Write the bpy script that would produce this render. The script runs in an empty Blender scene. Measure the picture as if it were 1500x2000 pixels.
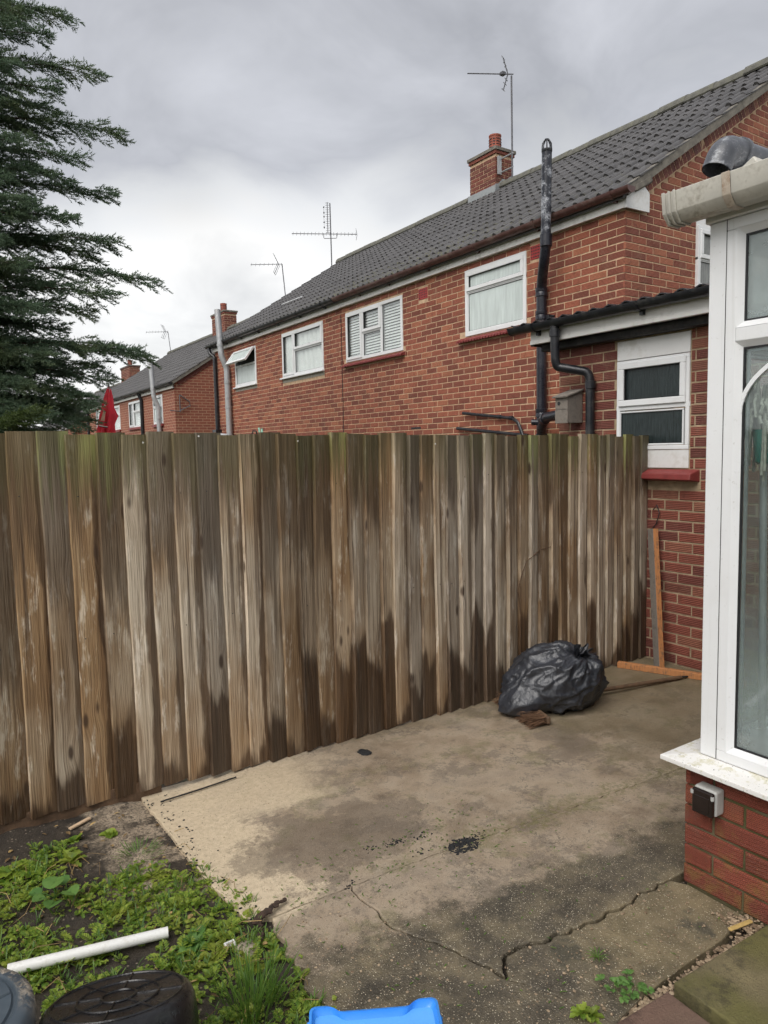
import bpy, bmesh, math, random
import numpy as np
from mathutils import Vector, Matrix, noise as mnoise

random.seed(7); np.random.seed(7)
R = math.radians
scene = bpy.context.scene
COL = scene.collection

# ---------------------------------------------------------------- camera
CAM_H = 1.6
def cam_axes(yaw, pitch, roll):
    f = Vector((math.cos(yaw)*math.cos(pitch), math.sin(yaw)*math.cos(pitch), -math.sin(pitch)))
    r = Vector((math.sin(yaw), -math.cos(yaw), 0)); u = r.cross(f)
    c, s = math.cos(roll), math.sin(roll)
    return c*r+s*u, -s*r+c*u, f
cr, cu, cf = cam_axes(R(56.45), R(4.97), R(-1.13))
cam_d = bpy.data.cameras.new('camera'); cam = bpy.data.objects.new('camera', cam_d); COL.objects.link(cam)
cam_d.sensor_fit = 'VERTICAL'; cam_d.sensor_height = 36.0; cam_d.lens = 36.0*1390/2000
cam_d.clip_start = 0.05; cam_d.clip_end = 900
m = Matrix.Identity(4)
for i in range(3):
    m[i][0] = cr[i]; m[i][1] = cu[i]; m[i][2] = -cf[i]
m[2][3] = CAM_H
cam.matrix_world = m
scene.camera = cam

# ---------------------------------------------------------------- world, sun, exposure
SUN_DIR = Vector((-0.60, -0.28, 0.75)).normalized()      # towards the soft sun lamp, set behind-left so the house walls are lit
world = bpy.data.worlds.new('World'); scene.world = world; world.use_nodes = True
wt = world.node_tree; wt.nodes.clear()
def wn(t, **k):
    n = wt.nodes.new(t)
    for a, b in k.items(): setattr(n, a, b)
    return n
def wl(a, b): wt.links.new(a, b)
sky = wn('ShaderNodeTexSky', sky_type='NISHITA', sun_disc=False)
sky.sun_elevation = math.asin(SUN_DIR.z); sky.sun_rotation = math.atan2(SUN_DIR.x, SUN_DIR.y)
sky.air_density = 1.0; sky.dust_density = 3.0
skys = wn('ShaderNodeVectorMath', operation='SCALE'); skys.inputs['Scale'].default_value = 0.10
wl(sky.outputs[0], skys.inputs[0])
wtc = wn('ShaderNodeTexCoord'); wsep = wn('ShaderNodeSeparateXYZ'); wl(wtc.outputs['Generated'], wsep.inputs[0])
def wmath(op, a, b=None, c=None, clamp=False):
    n = wn('ShaderNodeMath', operation=op, use_clamp=clamp)
    for i, v in enumerate((a, b, c)):
        if v is None: continue
        if isinstance(v, (int, float)): n.inputs[i].default_value = v
        else: wl(v, n.inputs[i])
    return n.outputs[0]
zz = wmath('ADD', wmath('MAXIMUM', wsep.outputs[2], 0.0), 0.42)
cx = wmath('DIVIDE', wsep.outputs[0], zz); cy = wmath('DIVIDE', wsep.outputs[1], zz)
wcomb = wn('ShaderNodeCombineXYZ'); wl(cx, wcomb.inputs[0]); wl(cy, wcomb.inputs[1])
def wnoise(scale, detail, dist, off):
    mp = wn('ShaderNodeMapping'); mp.inputs['Location'].default_value = off
    wl(wcomb.outputs[0], mp.inputs[0])
    n = wn('ShaderNodeTexNoise'); n.inputs['Scale'].default_value = scale; n.inputs['Detail'].default_value = detail
    n.inputs['Distortion'].default_value = dist; n.inputs['Roughness'].default_value = 0.55
    wl(mp.outputs[0], n.inputs['Vector']); return n.outputs[0]
n_big = wnoise(1.1, 3, 0.4, (3.1, 0.7, 0)); n_small = wnoise(3.4, 5, 0.35, (1.0, 5.0, 2))
elev = wsep.outputs[2]
# cloud brightness: bright thin cloud low down, heavier grey deck above, broken up by noise
base = wn('ShaderNodeValToRGB'); cr_ = base.color_ramp
cr_.elements[0].position = 0.0; cr_.elements[0].color = (0.47, 0.475, 0.48, 1)
cr_.elements[1].position = 0.85; cr_.elements[1].color = (0.31, 0.318, 0.34, 1)
e = cr_.elements.new(0.23); e.color = (0.535, 0.53, 0.52, 1)
e = cr_.elements.new(0.31); e.color = (0.43, 0.435, 0.44, 1)
e = cr_.elements.new(0.41); e.color = (0.265, 0.270, 0.288, 1)
e = cr_.elements.new(0.56); e.color = (0.315, 0.32, 0.34, 1)
wob = wmath('ADD', elev, wmath('ADD', wmath('MULTIPLY', wmath('SUBTRACT', n_big, 0.5), 0.42), wmath('MULTIPLY', wmath('SUBTRACT', n_small, 0.5), 0.34)))
wl(wob, base.inputs[0])
var = wmath('ADD', 0.60, wmath('MULTIPLY', n_small, 0.78))
cl = wn('ShaderNodeVectorMath', operation='SCALE'); wl(base.outputs[0], cl.inputs[0]); wl(var, cl.inputs['Scale'])
wmix = wn('ShaderNodeMixRGB'); wmix.inputs[0].default_value = 0.93
wl(skys.outputs[0], wmix.inputs[1]); wl(cl.outputs[0], wmix.inputs[2])
bg = wn('ShaderNodeBackground'); bg.inputs[1].default_value = 1.0; wl(wmix.outputs[0], bg.inputs[0])
wo = wn('ShaderNodeOutputWorld'); wl(bg.outputs[0], wo.inputs[0])

sun_d = bpy.data.lights.new('sun', 'SUN'); sun_d.energy = 1.5; sun_d.angle = R(50); sun_d.color = (1.0, 0.965, 0.92)
sun = bpy.data.objects.new('sun', sun_d); COL.objects.link(sun)
sun.rotation_euler = (-SUN_DIR).to_track_quat('-Z', 'Y').to_euler()

vs = scene.view_settings
vs.view_transform = 'Standard'; vs.look = 'None'; vs.exposure = 0.98; vs.gamma = 1.0; vs.use_curve_mapping = False
scene.cycles.max_bounces = 5; scene.cycles.diffuse_bounces = 2; scene.cycles.glossy_bounces = 3; scene.cycles.transparent_max_bounces = 10
scene.cycles.use_adaptive_sampling = True; scene.cycles.adaptive_threshold = 0.03; scene.cycles.adaptive_min_samples = 16
world.cycles.sampling_method = 'MANUAL'; world.cycles.sample_map_resolution = 256
scene.cycles.caustics_reflective = False; scene.cycles.caustics_refractive = False

# ---------------------------------------------------------------- node helpers
class Mat:
    def __init__(s, name):
        s.m = bpy.data.materials.new(name); s.m.use_nodes = True; s.t = s.m.node_tree; s.t.nodes.clear()
        s.out = s.n('ShaderNodeOutputMaterial'); s._tc = None; s._oi = None; s._geo = None
    def n(s, t, **k):
        x = s.t.nodes.new(t)
        for a, b in k.items(): setattr(x, a, b)
        return x
    def set(s, inp, v):
        if isinstance(v, bpy.types.NodeSocket): s.t.links.new(v, inp)
        elif v is not None:
            if isinstance(v, (tuple, list)) and inp.type == 'RGBA' and len(v) == 3: v = (*v, 1)
            inp.default_value = v
    @property
    def obj(s):
        if not s._tc: s._tc = s.n('ShaderNodeTexCoord')
        return s._tc.outputs['Object']
    @property
    def pos(s):
        if not s._geo: s._geo = s.n('ShaderNodeNewGeometry')
        return s._geo.outputs['Position']
    @property
    def island(s):
        s.pos; return s._geo.outputs['Random Per Island']
    @property
    def orand(s):
        if not s._oi: s._oi = s.n('ShaderNodeObjectInfo')
        return s._oi.outputs['Random']
    @property
    def oloc(s):
        s.orand; return s._oi.outputs['Location']
    def rnd(s):      # one random number for each brick, tile or leaf, whether it is an object or an island of a joined mesh
        return s.math('FRACT', s.math('ADD', s.orand, s.island))
    def math(s, op, a, b=None, c=None, clamp=False):
        x = s.n('ShaderNodeMath', operation=op, use_clamp=clamp)
        for i, v in enumerate((a, b, c)): s.set(x.inputs[i], v)
        return x.outputs[0]
    def vmath(s, op, a, b=None, scale=None):
        x = s.n('ShaderNodeVectorMath', operation=op); s.set(x.inputs[0], a)
        if b is not None: s.set(x.inputs[1], b)
        if scale is not None: s.set(x.inputs['Scale'], scale)
        return x.outputs[0]
    def xyz(s, v):
        x = s.n('ShaderNodeSeparateXYZ'); s.set(x.inputs[0], v); return x.outputs
    def comb(s, x, y, z):
        c = s.n('ShaderNodeCombineXYZ'); s.set(c.inputs[0], x); s.set(c.inputs[1], y); s.set(c.inputs[2], z); return c.outputs[0]
    def map(s, v, scale=(1,1,1), loc=(0,0,0), rot=(0,0,0)):
        x = s.n('ShaderNodeMapping'); s.set(x.inputs[0], v); x.inputs['Scale'].default_value = scale
        s.set(x.inputs['Location'], loc); x.inputs['Rotation'].default_value = rot; return x.outputs[0]
    def noise(s, v, scale, detail=3, rough=0.55, dist=0.0, col=False):
        x = s.n('ShaderNodeTexNoise'); s.set(x.inputs['Vector'], v); s.set(x.inputs['Scale'], scale)
        x.inputs['Detail'].default_value = detail; x.inputs['Roughness'].default_value = rough; x.inputs['Distortion'].default_value = dist
        return x.outputs[1 if col else 0]
    def voro(s, v, scale, feature='F1', out=0, rnd=1.0):
        x = s.n('ShaderNodeTexVoronoi', feature=feature); s.set(x.inputs['Vector'], v); x.inputs['Scale'].default_value = scale
        x.inputs['Randomness'].default_value = rnd
        return x.outputs[out]
    def wave(s, v, scale, dist=0, detail=2, dscale=1, direction='Z'):
        x = s.n('ShaderNodeTexWave', wave_type='BANDS', bands_direction=direction); s.set(x.inputs['Vector'], v)
        x.inputs['Scale'].default_value = scale; x.inputs['Distortion'].default_value = dist
        x.inputs['Detail'].default_value = detail; x.inputs['Detail Scale'].default_value = dscale
        return x.outputs[1]
    def step(s, v, a, b, inv=False):
        x = s.n('ShaderNodeMapRange', interpolation_type='SMOOTHSTEP'); s.set(x.inputs[0], v)
        s.set(x.inputs[1], a); s.set(x.inputs[2], b)
        x.inputs[3].default_value = 1 if inv else 0; x.inputs[4].default_value = 0 if inv else 1
        return x.outputs[0]
    def lin(s, v, a, b, c, d):
        x = s.n('ShaderNodeMapRange'); s.set(x.inputs[0], v)
        for i, q in enumerate((a, b, c, d)): s.set(x.inputs[i+1], q)
        return x.outputs[0]
    def ramp(s, f, stops, mode='LINEAR'):
        x = s.n('ShaderNodeValToRGB'); s.set(x.inputs[0], f); r = x.color_ramp; r.interpolation = mode
        while len(r.elements) < len(stops): r.elements.new(0.5)
        for el, (p, c) in zip(r.elements, stops): el.position = p; el.color = (*c, 1) if len(c) == 3 else c
        return x.outputs[0]
    def mix(s, f, a, b, mode='MIX'):
        x = s.n('ShaderNodeMixRGB', blend_type=mode); s.set(x.inputs[0], f); s.set(x.inputs[1], a); s.set(x.inputs[2], b); return x.outputs[0]
    def bump(s, h, strength=0.5, dist=0.01, prev=None):
        x = s.n('ShaderNodeBump'); s.set(x.inputs['Height'], h); s.set(x.inputs['Strength'], strength); x.inputs['Distance'].default_value = dist
        if prev is not None: s.set(x.inputs['Normal'], prev)
        return x.outputs[0]
    def bsdf(s, color, rough=0.6, normal=None, metal=0.0, spec=None, coat=None, sub=None, trans=None):
        b = s.n('ShaderNodeBsdfPrincipled'); s.set(b.inputs['Base Color'], color); s.set(b.inputs['Roughness'], rough)
        s.set(b.inputs['Metallic'], metal)
        if normal is not None: s.set(b.inputs['Normal'], normal)
        if spec is not None: s.set(b.inputs['Specular IOR Level'], spec)
        if coat is not None: s.set(b.inputs['Coat Weight'], coat)
        s.t.links.new(b.outputs[0], s.out.inputs[0]); return s.m

# ---------------------------------------------------------------- materials
def mat_simple(name, col, rough=0.5, var=0.15, scale=9.0, metal=0.0, bump=0.0, spec=None, dirt=None, dirt_amt=0.5):
    M = Mat(name); p = M.obj
    n = M.noise(p, scale, 5); f = M.noise(p, scale*7, 3)
    c = M.mix(M.lin(n, 0.3, 0.7, 0, 1), tuple(x*(1-var) for x in col), tuple(min(1, x*(1+var)) for x in col))
    if dirt is not None:
        d = M.step(M.math('ADD', M.math('MULTIPLY', n, 0.7), M.math('MULTIPLY', f, 0.4)), 0.52, 0.75)
        c = M.mix(M.math('MULTIPLY', d, dirt_amt), c, dirt)
    nb = M.bump(f, bump, 0.004) if bump else None
    r = M.lin(f, 0.3, 0.7, max(0.02, rough*0.85), min(1, rough*1.15))
    return M.bsdf(c, r, nb, metal, spec)

def mat_brick(name, c0, c1, c2, groove=110.0, strength=0.5, wet=0.0, herring=False):
    M = Mat(name); p = M.pos; r = M.rnd(); o = M.obj
    n = M.noise(p, 26, 6, 0.65); n2 = M.noise(p, 5, 3); s = M.noise(p, 140, 2)
    c = M.ramp(r, [(0.0, tuple(x*0.85 for x in c0)), (0.22, c0), (0.50, c1), (0.70, tuple(x*1.12 for x in c1)), (0.86, c2), (0.95, tuple(x*0.66 for x in c0)), (1.0, c0)])
    c = M.mix(M.lin(n, 0.35, 0.75, 0.0, 0.5), c, tuple(x*0.55 for x in c1))
    c = M.mix(M.step(s, 0.60, 0.78), c, tuple(min(1, x*1.45+0.03) for x in c1))
    # pale lime bloom and soot
    soot = M.noise(M.map(p, (1.0, 1.0, 0.45)), 1.3, 5, 0.65)
    c = M.mix(M.math('MULTIPLY', M.step(soot, 0.54, 0.72), 0.32), c, tuple(x*0.42 for x in c0))
    bl = M.math('MULTIPLY', M.step(M.math('ADD', M.math('MULTIPLY', n2, 0.65), M.math('MULTIPLY', n, 0.45)), 0.56, 0.78), 0.34)
    c = M.mix(bl, c, (0.30, 0.20, 0.14))
    z = M.xyz(p)[2]
    if herring:
        xyz = M.xyz(o)
        zig = M.math('PINGPONG', M.math('MULTIPLY', xyz[2], 1.0), 0.0075)
        v = M.comb(M.math('ADD', xyz[0], M.math('MULTIPLY', zig, 1.4)), 0, M.math('MULTIPLY', xyz[2], 0.0))
        w = M.wave(v, 36, 0.5, 1, 20, 'X')
        mask = M.step(M.noise(p, 22, 2), 0.20, 0.36)
        h = M.math('MULTIPLY', w, mask)
        c = M.mix(M.math('MULTIPLY', M.step(h, 0.6, 0.25), 0.62), c, tuple(x*0.36 for x in c0))
        moss = M.math('MULTIPLY', M.step(M.math('SUBTRACT', M.noise(p, 14, 5, 0.7), M.math('MULTIPLY', z, 0.5)), 0.40, 0.62), 0.4)
        c = M.mix(moss, c, (0.26, 0.18, 0.04))
        b = M.bump(h, 0.9, 0.004)
    else:
        w = M.wave(p, groove, 1.0, 2, 6, 'Z')
        h = M.math('MULTIPLY', w, M.step(M.noise(p, 11, 2), 0.25, 0.45))
        c = M.mix(M.math('MULTIPLY', M.step(h, 0.55, 0.15), 0.45), c, tuple(x*0.45 for x in c0))
        b = M.bump(h, strength, 0.006)
    b = M.bump(n, 0.35, 0.004, b)
    return M.bsdf(c, M.lin(n2, 0.3, 0.7, 0.62, 0.85), b)

def mat_mortar(name, col, green=0.0):
    M = Mat(name); p = M.pos
    n = M.noise(p, 18, 5); f = M.noise(p, 160, 3)
    c = M.mix(M.lin(n, 0.3, 0.7, 0, 1), tuple(x*0.72 for x in col), tuple(min(1, x*1.15) for x in col))
    if green: c = M.mix(M.math('MULTIPLY', M.step(M.noise(p, 7, 4), 0.35, 0.62), green), c, (0.055, 0.055, 0.012))
    return M.bsdf(c, 0.9, M.bump(f, 0.6, 0.004))

def mat_fence():
    M = Mat('weathered_fence_timber'); o = M.obj; r = M.orand; L = M.xyz(M.oloc)
    off = M.comb(M.math('MULTIPLY', r, 37.0), M.math('MULTIPLY', r, 5.0), M.math('MULTIPLY', r, 91.0))
    X = M.xyz(o); x, z = X[0], X[2]
    r2 = M.math('FRACT', M.math('MULTIPLY', r, 7.31)); r3 = M.math('FRACT', M.math('MULTIPLY', r, 23.7)); r4 = M.math('FRACT', M.math('MULTIPLY', r, 51.3))
    def q(sx, sz): return M.vmath('ADD', M.map(o, (sx, sx, sz)), off)
    def cen(v, k): return M.math('MULTIPLY', M.math('SUBTRACT', v, 0.5), k)
    # knots bend the grain
    kv = M.voro(q(7.5, 2.6), 1.0)
    knot = M.step(kv, 0.13, 0.06); ring = M.step(kv, 0.34, 0.05)
    gx = M.math('ADD', x, M.math('MULTIPLY', ring, 0.014))
    gco = M.vmath('ADD', M.comb(gx, 0, M.math('MULTIPLY', z, 0.035)), off)
    g1 = M.noise(gco, 150, 3, 0.6, 0.2); g2 = M.noise(gco, 42, 3, 0.6, 0.6)
    big = M.noise(q(3.0, 1.5), 1.0, 3); blot = M.noise(q(15, 3.2), 1.0, 5, 0.7)
    da = M.noise(q(17, 0.75), 1.0, 4, 0.6, 0.3); db = M.noise(q(9, 0.9), 1.0, 5, 0.55, 0.3); st = M.noise(q(42, 0.33), 1.0, 3, 0.55); de = M.noise(M.vmath('ADD', M.comb(M.math('MULTIPLY', x, 3.0), 0, M.math('MULTIPLY', z, 2.1)), off), 1.0, 4, 0.55)
    tan = M.ramp(g2, [(0.25, (0.135, 0.076, 0.037)), (0.48, (0.245, 0.158, 0.085)), (0.75, (0.380, 0.275, 0.168))])
    grey = M.ramp(g2, [(0.22, (0.215, 0.162, 0.112)), (0.5, (0.390, 0.322, 0.240)), (0.8, (0.58, 0.505, 0.405))])
    gm = M.step(M.math('ADD', M.math('MULTIPLY', big, 0.9), cen(r2, 0.50)), 0.30, 0.60)
    c = M.mix(gm, tan, grey)
    c = M.mix(M.math('MULTIPLY', M.step(blot, 0.53, 0.66), 0.64), c, (0.70, 0.645, 0.56))
    band = M.math('MULTIPLY', M.math('MULTIPLY', M.step(z, 0.25, 0.6), M.step(z, 1.45, 1.0)), M.step(M.math('ADD', big, cen(r4, 0.35)), 0.40, 0.62))
    c = M.mix(M.math('MULTIPLY', band, 0.42), c, M.mix(g2, (0.40, 0.345, 0.27), (0.66, 0.60, 0.50)))      # bleached blotches
    c = M.mix(M.math('MULTIPLY', M.step(g1, 0.50, 0.30), 0.42), c, (0.120, 0.080, 0.050))       # fine dark grain
    # rain-dark zones with crisp wavy outlines: down from the top, a ragged tide line at the foot, along the lapped edge
    near = M.step(L[0], 0.1, 2.4)
    fine = M.noise(q(60, 9), 1.0, 3, 0.6)
    top_h = M.math('ADD', M.math('ADD', M.lin(near, 0, 1, 0.92, 1.52), cen(r3, 0.80)), M.math('ADD', cen(da, -1.0), cen(fine, 0.16)))
    topm = M.math('MULTIPLY', M.step(M.math('SUBTRACT', z, top_h), -0.08, 0.12), M.lin(r4, 0, 1, 0.60, 1.0))
    foot_h = M.math('ADD', M.math('ADD', M.lin(near, 0, 1, 0.05, 0.08), M.math('MULTIPLY', M.math('MULTIPLY', r4, M.math('MULTIPLY', r4, r4)), 0.75)), M.math('ADD', cen(db, 0.60), cen(fine, 0.12)))
    footm = M.step(M.math('SUBTRACT', foot_h, z), -0.055, 0.055)
    ew = M.math('ADD', M.lin(r2, 0, 1, -0.004, 0.034), M.math('ADD', cen(de, 0.110), cen(fine, 0.012)))
    edge = M.step(M.math('SUBTRACT', x, M.math('SUBTRACT', 0.100, ew)), -0.005, 0.009)
    lw = M.math('ADD', M.lin(r4, 0, 1, -0.034, 0.012), cen(de, -0.09))
    ledge = M.step(M.math('SUBTRACT', lw, x), -0.005, 0.009)
    wet = M.math('MAXIMUM', M.math('MAXIMUM', M.math('MULTIPLY', topm, 0.82), M.math('MULTIPLY', footm, 0.97)), M.math('MAXIMUM', M.math('MULTIPLY', edge, M.lin(r3, 0, 1, 0.45, 0.95)), M.math('MULTIPLY', ledge, M.lin(r2, 0, 1, 0.8, 0.35))))
    streak = M.math('MULTIPLY', M.step(st, 0.55, 0.63), M.step(M.math('ADD', z, cen(da, 0.9)), 0.35, 0.9))
    wet = M.math('MAXIMUM', wet, M.math('MULTIPLY', streak, M.lin(r4, 0, 1, 0.85, 0.35)))
    wetc = M.ramp(g2, [(0.2, (0.018, 0.010, 0.005)), (0.5, (0.052, 0.028, 0.014)), (0.8, (0.115, 0.065, 0.032))])
    wetc = M.mix(M.math('MULTIPLY', topm, 0.30), wetc, (0.090, 0.068, 0.044))
    c = M.mix(M.math('MULTIPLY', wet, 0.93), c, wetc)
    # green algae under the top edge
    alg = M.math('MULTIPLY', M.step(M.math('ADD', z, M.math('MULTIPLY', st, 0.75)), 1.72, 2.0), M.lin(M.step(r, 0.25, 0.8), 0, 1, 0.45, 0.95))
    bright_alg = M.math('MULTIPLY', M.step(r, 0.78, 0.84), M.step(db, 0.40, 0.60))
    c = M.mix(M.math('MULTIPLY', alg, 0.70), c, M.mix(bright_alg, (0.100, 0.098, 0.038), (0.30, 0.34, 0.12)))
    c = M.mix(M.math('MULTIPLY', knot, 0.9), c, (0.050, 0.028, 0.016))
    tone = M.lin(r3, 0, 1, 0.76, 1.40)
    c = M.mix(1.0, c, M.comb(tone, M.math('MULTIPLY', tone, M.lin(r2, 0, 1, 0.94, 1.0)), M.math('MULTIPLY', tone, M.lin(r2, 0, 1, 0.84, 1.02))), 'MULTIPLY')
    b = M.bump(M.math('ADD', g1, M.math('MULTIPLY', g2, 1.2)), 0.95, 0.006)
    return M.bsdf(c, M.lin(wet, 0, 1, 0.85, 0.50), b)

def mat_concrete():
    M = Mat('old_concrete'); p = M.pos; X = M.xyz(p); x, y = X[0], X[1]
    n1 = M.noise(p, 2.2, 4, 0.6, 0.3); n2 = M.noise(p, 7, 4, 0.65); n3 = M.noise(p, 40, 3, 0.7); n4 = M.noise(p, 190, 3, 0.6)
    c = M.ramp(n1, [(0.32, (0.172, 0.130, 0.088)), (0.44, (0.255, 0.196, 0.136)), (0.56, (0.325, 0.256, 0.182)), (0.72, (0.238, 0.190, 0.142))])
    c = M.mix(M.lin(n2, 0.45, 0.72, 0, 0.7), c, (0.385, 0.318, 0.236))
    c = M.mix(M.math('MULTIPLY', M.step(M.noise(M.map(p, (1, 1, 1), (5, 3, 0)), 2.6, 6, 0.80), 0.51, 0.57), 0.52), c, (0.130, 0.106, 0.082))
    scuff = M.noise(M.map(p, (9, 34, 1), rot=(0, 0, 0.5)), 1.0, 5, 0.7)
    c = M.mix(M.math('MULTIPLY', M.step(scuff, 0.58, 0.70), 0.38), c, (0.44, 0.37, 0.285))
    hv = M.voro(M.vmath('ADD', p, M.vmath('SCALE', M.noise(p, 5, 4, 0.7, col=True), scale=0.5)), 1.7, 'DISTANCE_TO_EDGE', 0)
    c = M.mix(M.math('MULTIPLY', M.math('MULTIPLY', M.step(hv, 0.011, 0.002), M.step(n2, 0.45, 0.6)), 0.65), c, (0.060, 0.048, 0.036))
    c = M.mix(M.math('MULTIPLY', M.step(M.noise(M.map(p, (1, 1, 1), (1, 8, 0)), 4.0, 5, 0.78), 0.54, 0.62), 0.42), c, (0.150, 0.142, 0.062))
    c = M.mix(M.math('MULTIPLY', M.step(M.noise(p, 11, 5, 0.65), 0.56, 0.70), 0.45), c, (0.125, 0.100, 0.075))
    # sandy washed-out corner by the flower bed
    nw = M.noise(p, 4.2, 6, 0.80)
    sx = M.math('ADD', x, M.math('MULTIPLY', M.math('SUBTRACT', nw, 0.5), 0.9))
    sy = M.math('ADD', y, M.math('MULTIPLY', M.math('SUBTRACT', nw, 0.5), 0.45))
    sand = M.math('MULTIPLY', M.step(sx, 1.16, 1.04), M.step(sy, 2.10, 2.18))
    sand2 = M.math('MULTIPLY', M.math('MULTIPLY', M.step(sx, 1.80, 1.40), M.step(sy, 2.78, 2.88)), 0.85)
    sand = M.math('MAXIMUM', sand, sand2)
    c = M.mix(M.math('MULTIPLY', sand, M.lin(n3, 0.35, 0.58, 0.75, 0.95)), c, M.mix(n3, (0.50, 0.40, 0.27), (0.68, 0.57, 0.405)))
    # damp patch, olive damp towards the house wall, moss along the joint
    nz = M.math('SUBTRACT', M.noise(p, 4.6, 5, 0.76), 0.5)
    ex = M.math('DIVIDE', M.math('SUBTRACT', x, 1.42), 0.42); ey = M.math('DIVIDE', M.math('SUBTRACT', y, 2.52), 0.27)
    el = M.math('ADD', M.math('ADD', M.math('MULTIPLY', ex, ex), M.math('MULTIPLY', ey, ey)), M.math('MULTIPLY', nz, 5.5))
    c = M.mix(M.math('MULTIPLY', M.step(el, 1.25, 0.65), 0.55), c, M.mix(n3, (0.090, 0.070, 0.052), (0.140, 0.110, 0.082)))
    ol = M.step(M.math('ADD', x, M.math('MULTIPLY', nz, 2.6)), 2.75, 3.25)
    c = M.mix(M.math('MULTIPLY', ol, 0.55), c, M.mix(n3, (0.105, 0.086, 0.042), (0.165, 0.130, 0.072)))
    jd = M.math('ABSOLUTE', M.math('SUBTRACT', y, M.math('SUBTRACT', 2.26, M.math('MULTIPLY', x, 0.073))))
    jm = M.math('MULTIPLY', M.step(M.math('ADD', jd, M.math('MULTIPLY', nz, 0.45)), 0.10, 0.0), M.step(x, 1.2, 1.9))
    c = M.mix(M.math('MULTIPLY', M.math('MULTIPLY', jm, M.step(n3, 0.42, 0.58)), 0.60), c, M.mix(n3, (0.085, 0.080, 0.025), (0.17, 0.155, 0.055)))
    # mossy exposed aggregate on the nearer slab
    low = M.step(M.math('ADD', M.math('ADD', y, M.math('MULTIPLY', M.math('SUBTRACT', x, 1.3), 0.10)), M.math('MULTIPLY', M.math('SUBTRACT', nw, 0.5), 0.75)), 1.96, 1.80)
    agg = M.voro(p, 150, 'F1', 0); aggc = M.voro(p, 150, 'F1', 1)
    ar = M.xyz(aggc)[0]
    lowc = M.ramp(n2, [(0.32, (0.034, 0.030, 0.021)), (0.46, (0.066, 0.056, 0.038)), (0.58, (0.120, 0.099, 0.062)), (0.75, (0.195, 0.156, 0.090))])
    # brighter gravelly patch by the conservatory corner
    gp = M.math('MULTIPLY', M.step(M.math('ADD', x, M.math('MULTIPLY', M.math('SUBTRACT', n2, 0.5), 0.5)), 1.55, 1.82), M.step(y, 1.58, 1.46))
    lowc = M.mix(M.math('MULTIPLY', gp, 0.75), lowc, M.ramp(n2, [(0.3, (0.125, 0.100, 0.052)), (0.7, (0.27, 0.215, 0.12))]))
    c = M.mix(M.math('MULTIPLY', low, 0.92), c, lowc)
    spk = M.math('MULTIPLY', M.math('MULTIPLY', M.step(agg, 0.34, 0.18), M.step(ar, 0.45, 0.62)), M.math('ADD', 0.06, M.math('MULTIPLY', low, 0.80)))
    c = M.mix(spk, c, M.mix(M.step(ar, 0.5, 1.0), (0.15, 0.115, 0.065), (0.72, 0.64, 0.48)))
    # blackened algae, and green at the foot of walls
    blk = M.math('MULTIPLY', M.step(M.math('ADD', M.math('MULTIPLY', n2, 0.6), M.math('MULTIPLY', n1, 0.5)), 0.60, 0.70), M.math('ADD', 0.12, M.math('MULTIPLY', low, 0.65)))
    c = M.mix(blk, c, (0.028, 0.030, 0.024))
    d1 = M.math('SUBTRACT', 3.33, y); d2 = M.math('SUBTRACT', 4.56, x)
    wall = M.math('MAXIMUM', M.step(M.math('ADD', d1, M.math('MULTIPLY', n2, 0.5)), 0.50, 0.22), M.step(M.math('ADD', d2, M.math('MULTIPLY', n2, 1.2)), 1.35, 0.6))
    wall = M.math('MULTIPLY', wall, M.step(x, 1.6, 2.2))
    c = M.mix(M.math('MULTIPLY', wall, 0.45), c, M.mix(n3, (0.095, 0.080, 0.036), (0.150, 0.118, 0.062)))
    grit = M.noise(p, 75, 4, 0.75)
    c = M.mix(M.math('MULTIPLY', M.step(grit, 0.57, 0.66), 0.55), c, (0.060, 0.048, 0.035))
    c = M.mix(M.math('MULTIPLY', M.step(n4, 0.58, 0.70), 0.45), c, (0.46, 0.39, 0.30))
    b = M.bump(n4, 0.8, 0.003); b = M.bump(n3, 0.35, 0.004, b); b = M.bump(n2, 0.12, 0.012, b)
    b = M.bump(M.math('MULTIPLY', M.step(agg, 0.5, 0.1), low), 0.45, 0.005, b)
    return M.bsdf(c, M.lin(n1, 0.3, 0.7, 0.45, 0.78), b)

def mat_soil():
    M = Mat('damp_soil'); p = M.pos; X = M.xyz(p)
    n = M.noise(p, 12, 6, 0.7); f = M.noise(p, 90, 4, 0.7); v = M.voro(p, 70, 'F1', 0); vc = M.xyz(M.voro(p, 70, 'F1', 1))[0]
    c = M.ramp(n, [(0.3, (0.018, 0.014, 0.010)), (0.55, (0.042, 0.032, 0.022)), (0.75, (0.085, 0.066, 0.045))])
    c = M.mix(M.math('MULTIPLY', M.step(v, 0.35, 0.2), M.step(vc, 0.72, 0.8)), c, M.mix(f, (0.12, 0.10, 0.085), (0.30, 0.24, 0.17)))
    d = M.math('MULTIPLY', M.step(M.math('ADD', X[0], M.math('MULTIPLY', M.math('SUBTRACT', n, 0.5), 0.5)), 0.48, 0.66), M.step(X[1], 2.35, 2.6))
    c = M.mix(M.math('MULTIPLY', d, M.lin(f, 0.35, 0.55, 0.1, 0.9)), c, M.mix(n, (0.30, 0.235, 0.165), (0.55, 0.45, 0.33)))
    burnt = M.math('MULTIPLY', M.math('MULTIPLY', M.step(X[0], 0.62, 0.74), M.step(X[1], 2.45, 2.6)), M.step(M.noise(p, 7, 4, 0.7), 0.46, 0.56))
    c = M.mix(M.math('MULTIPLY', burnt, 0.9), c, (0.022, 0.015, 0.010))
    return M.bsdf(c, 0.85, M.bump(f, 0.8, 0.01, M.bump(n, 0.6, 0.03)))

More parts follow.
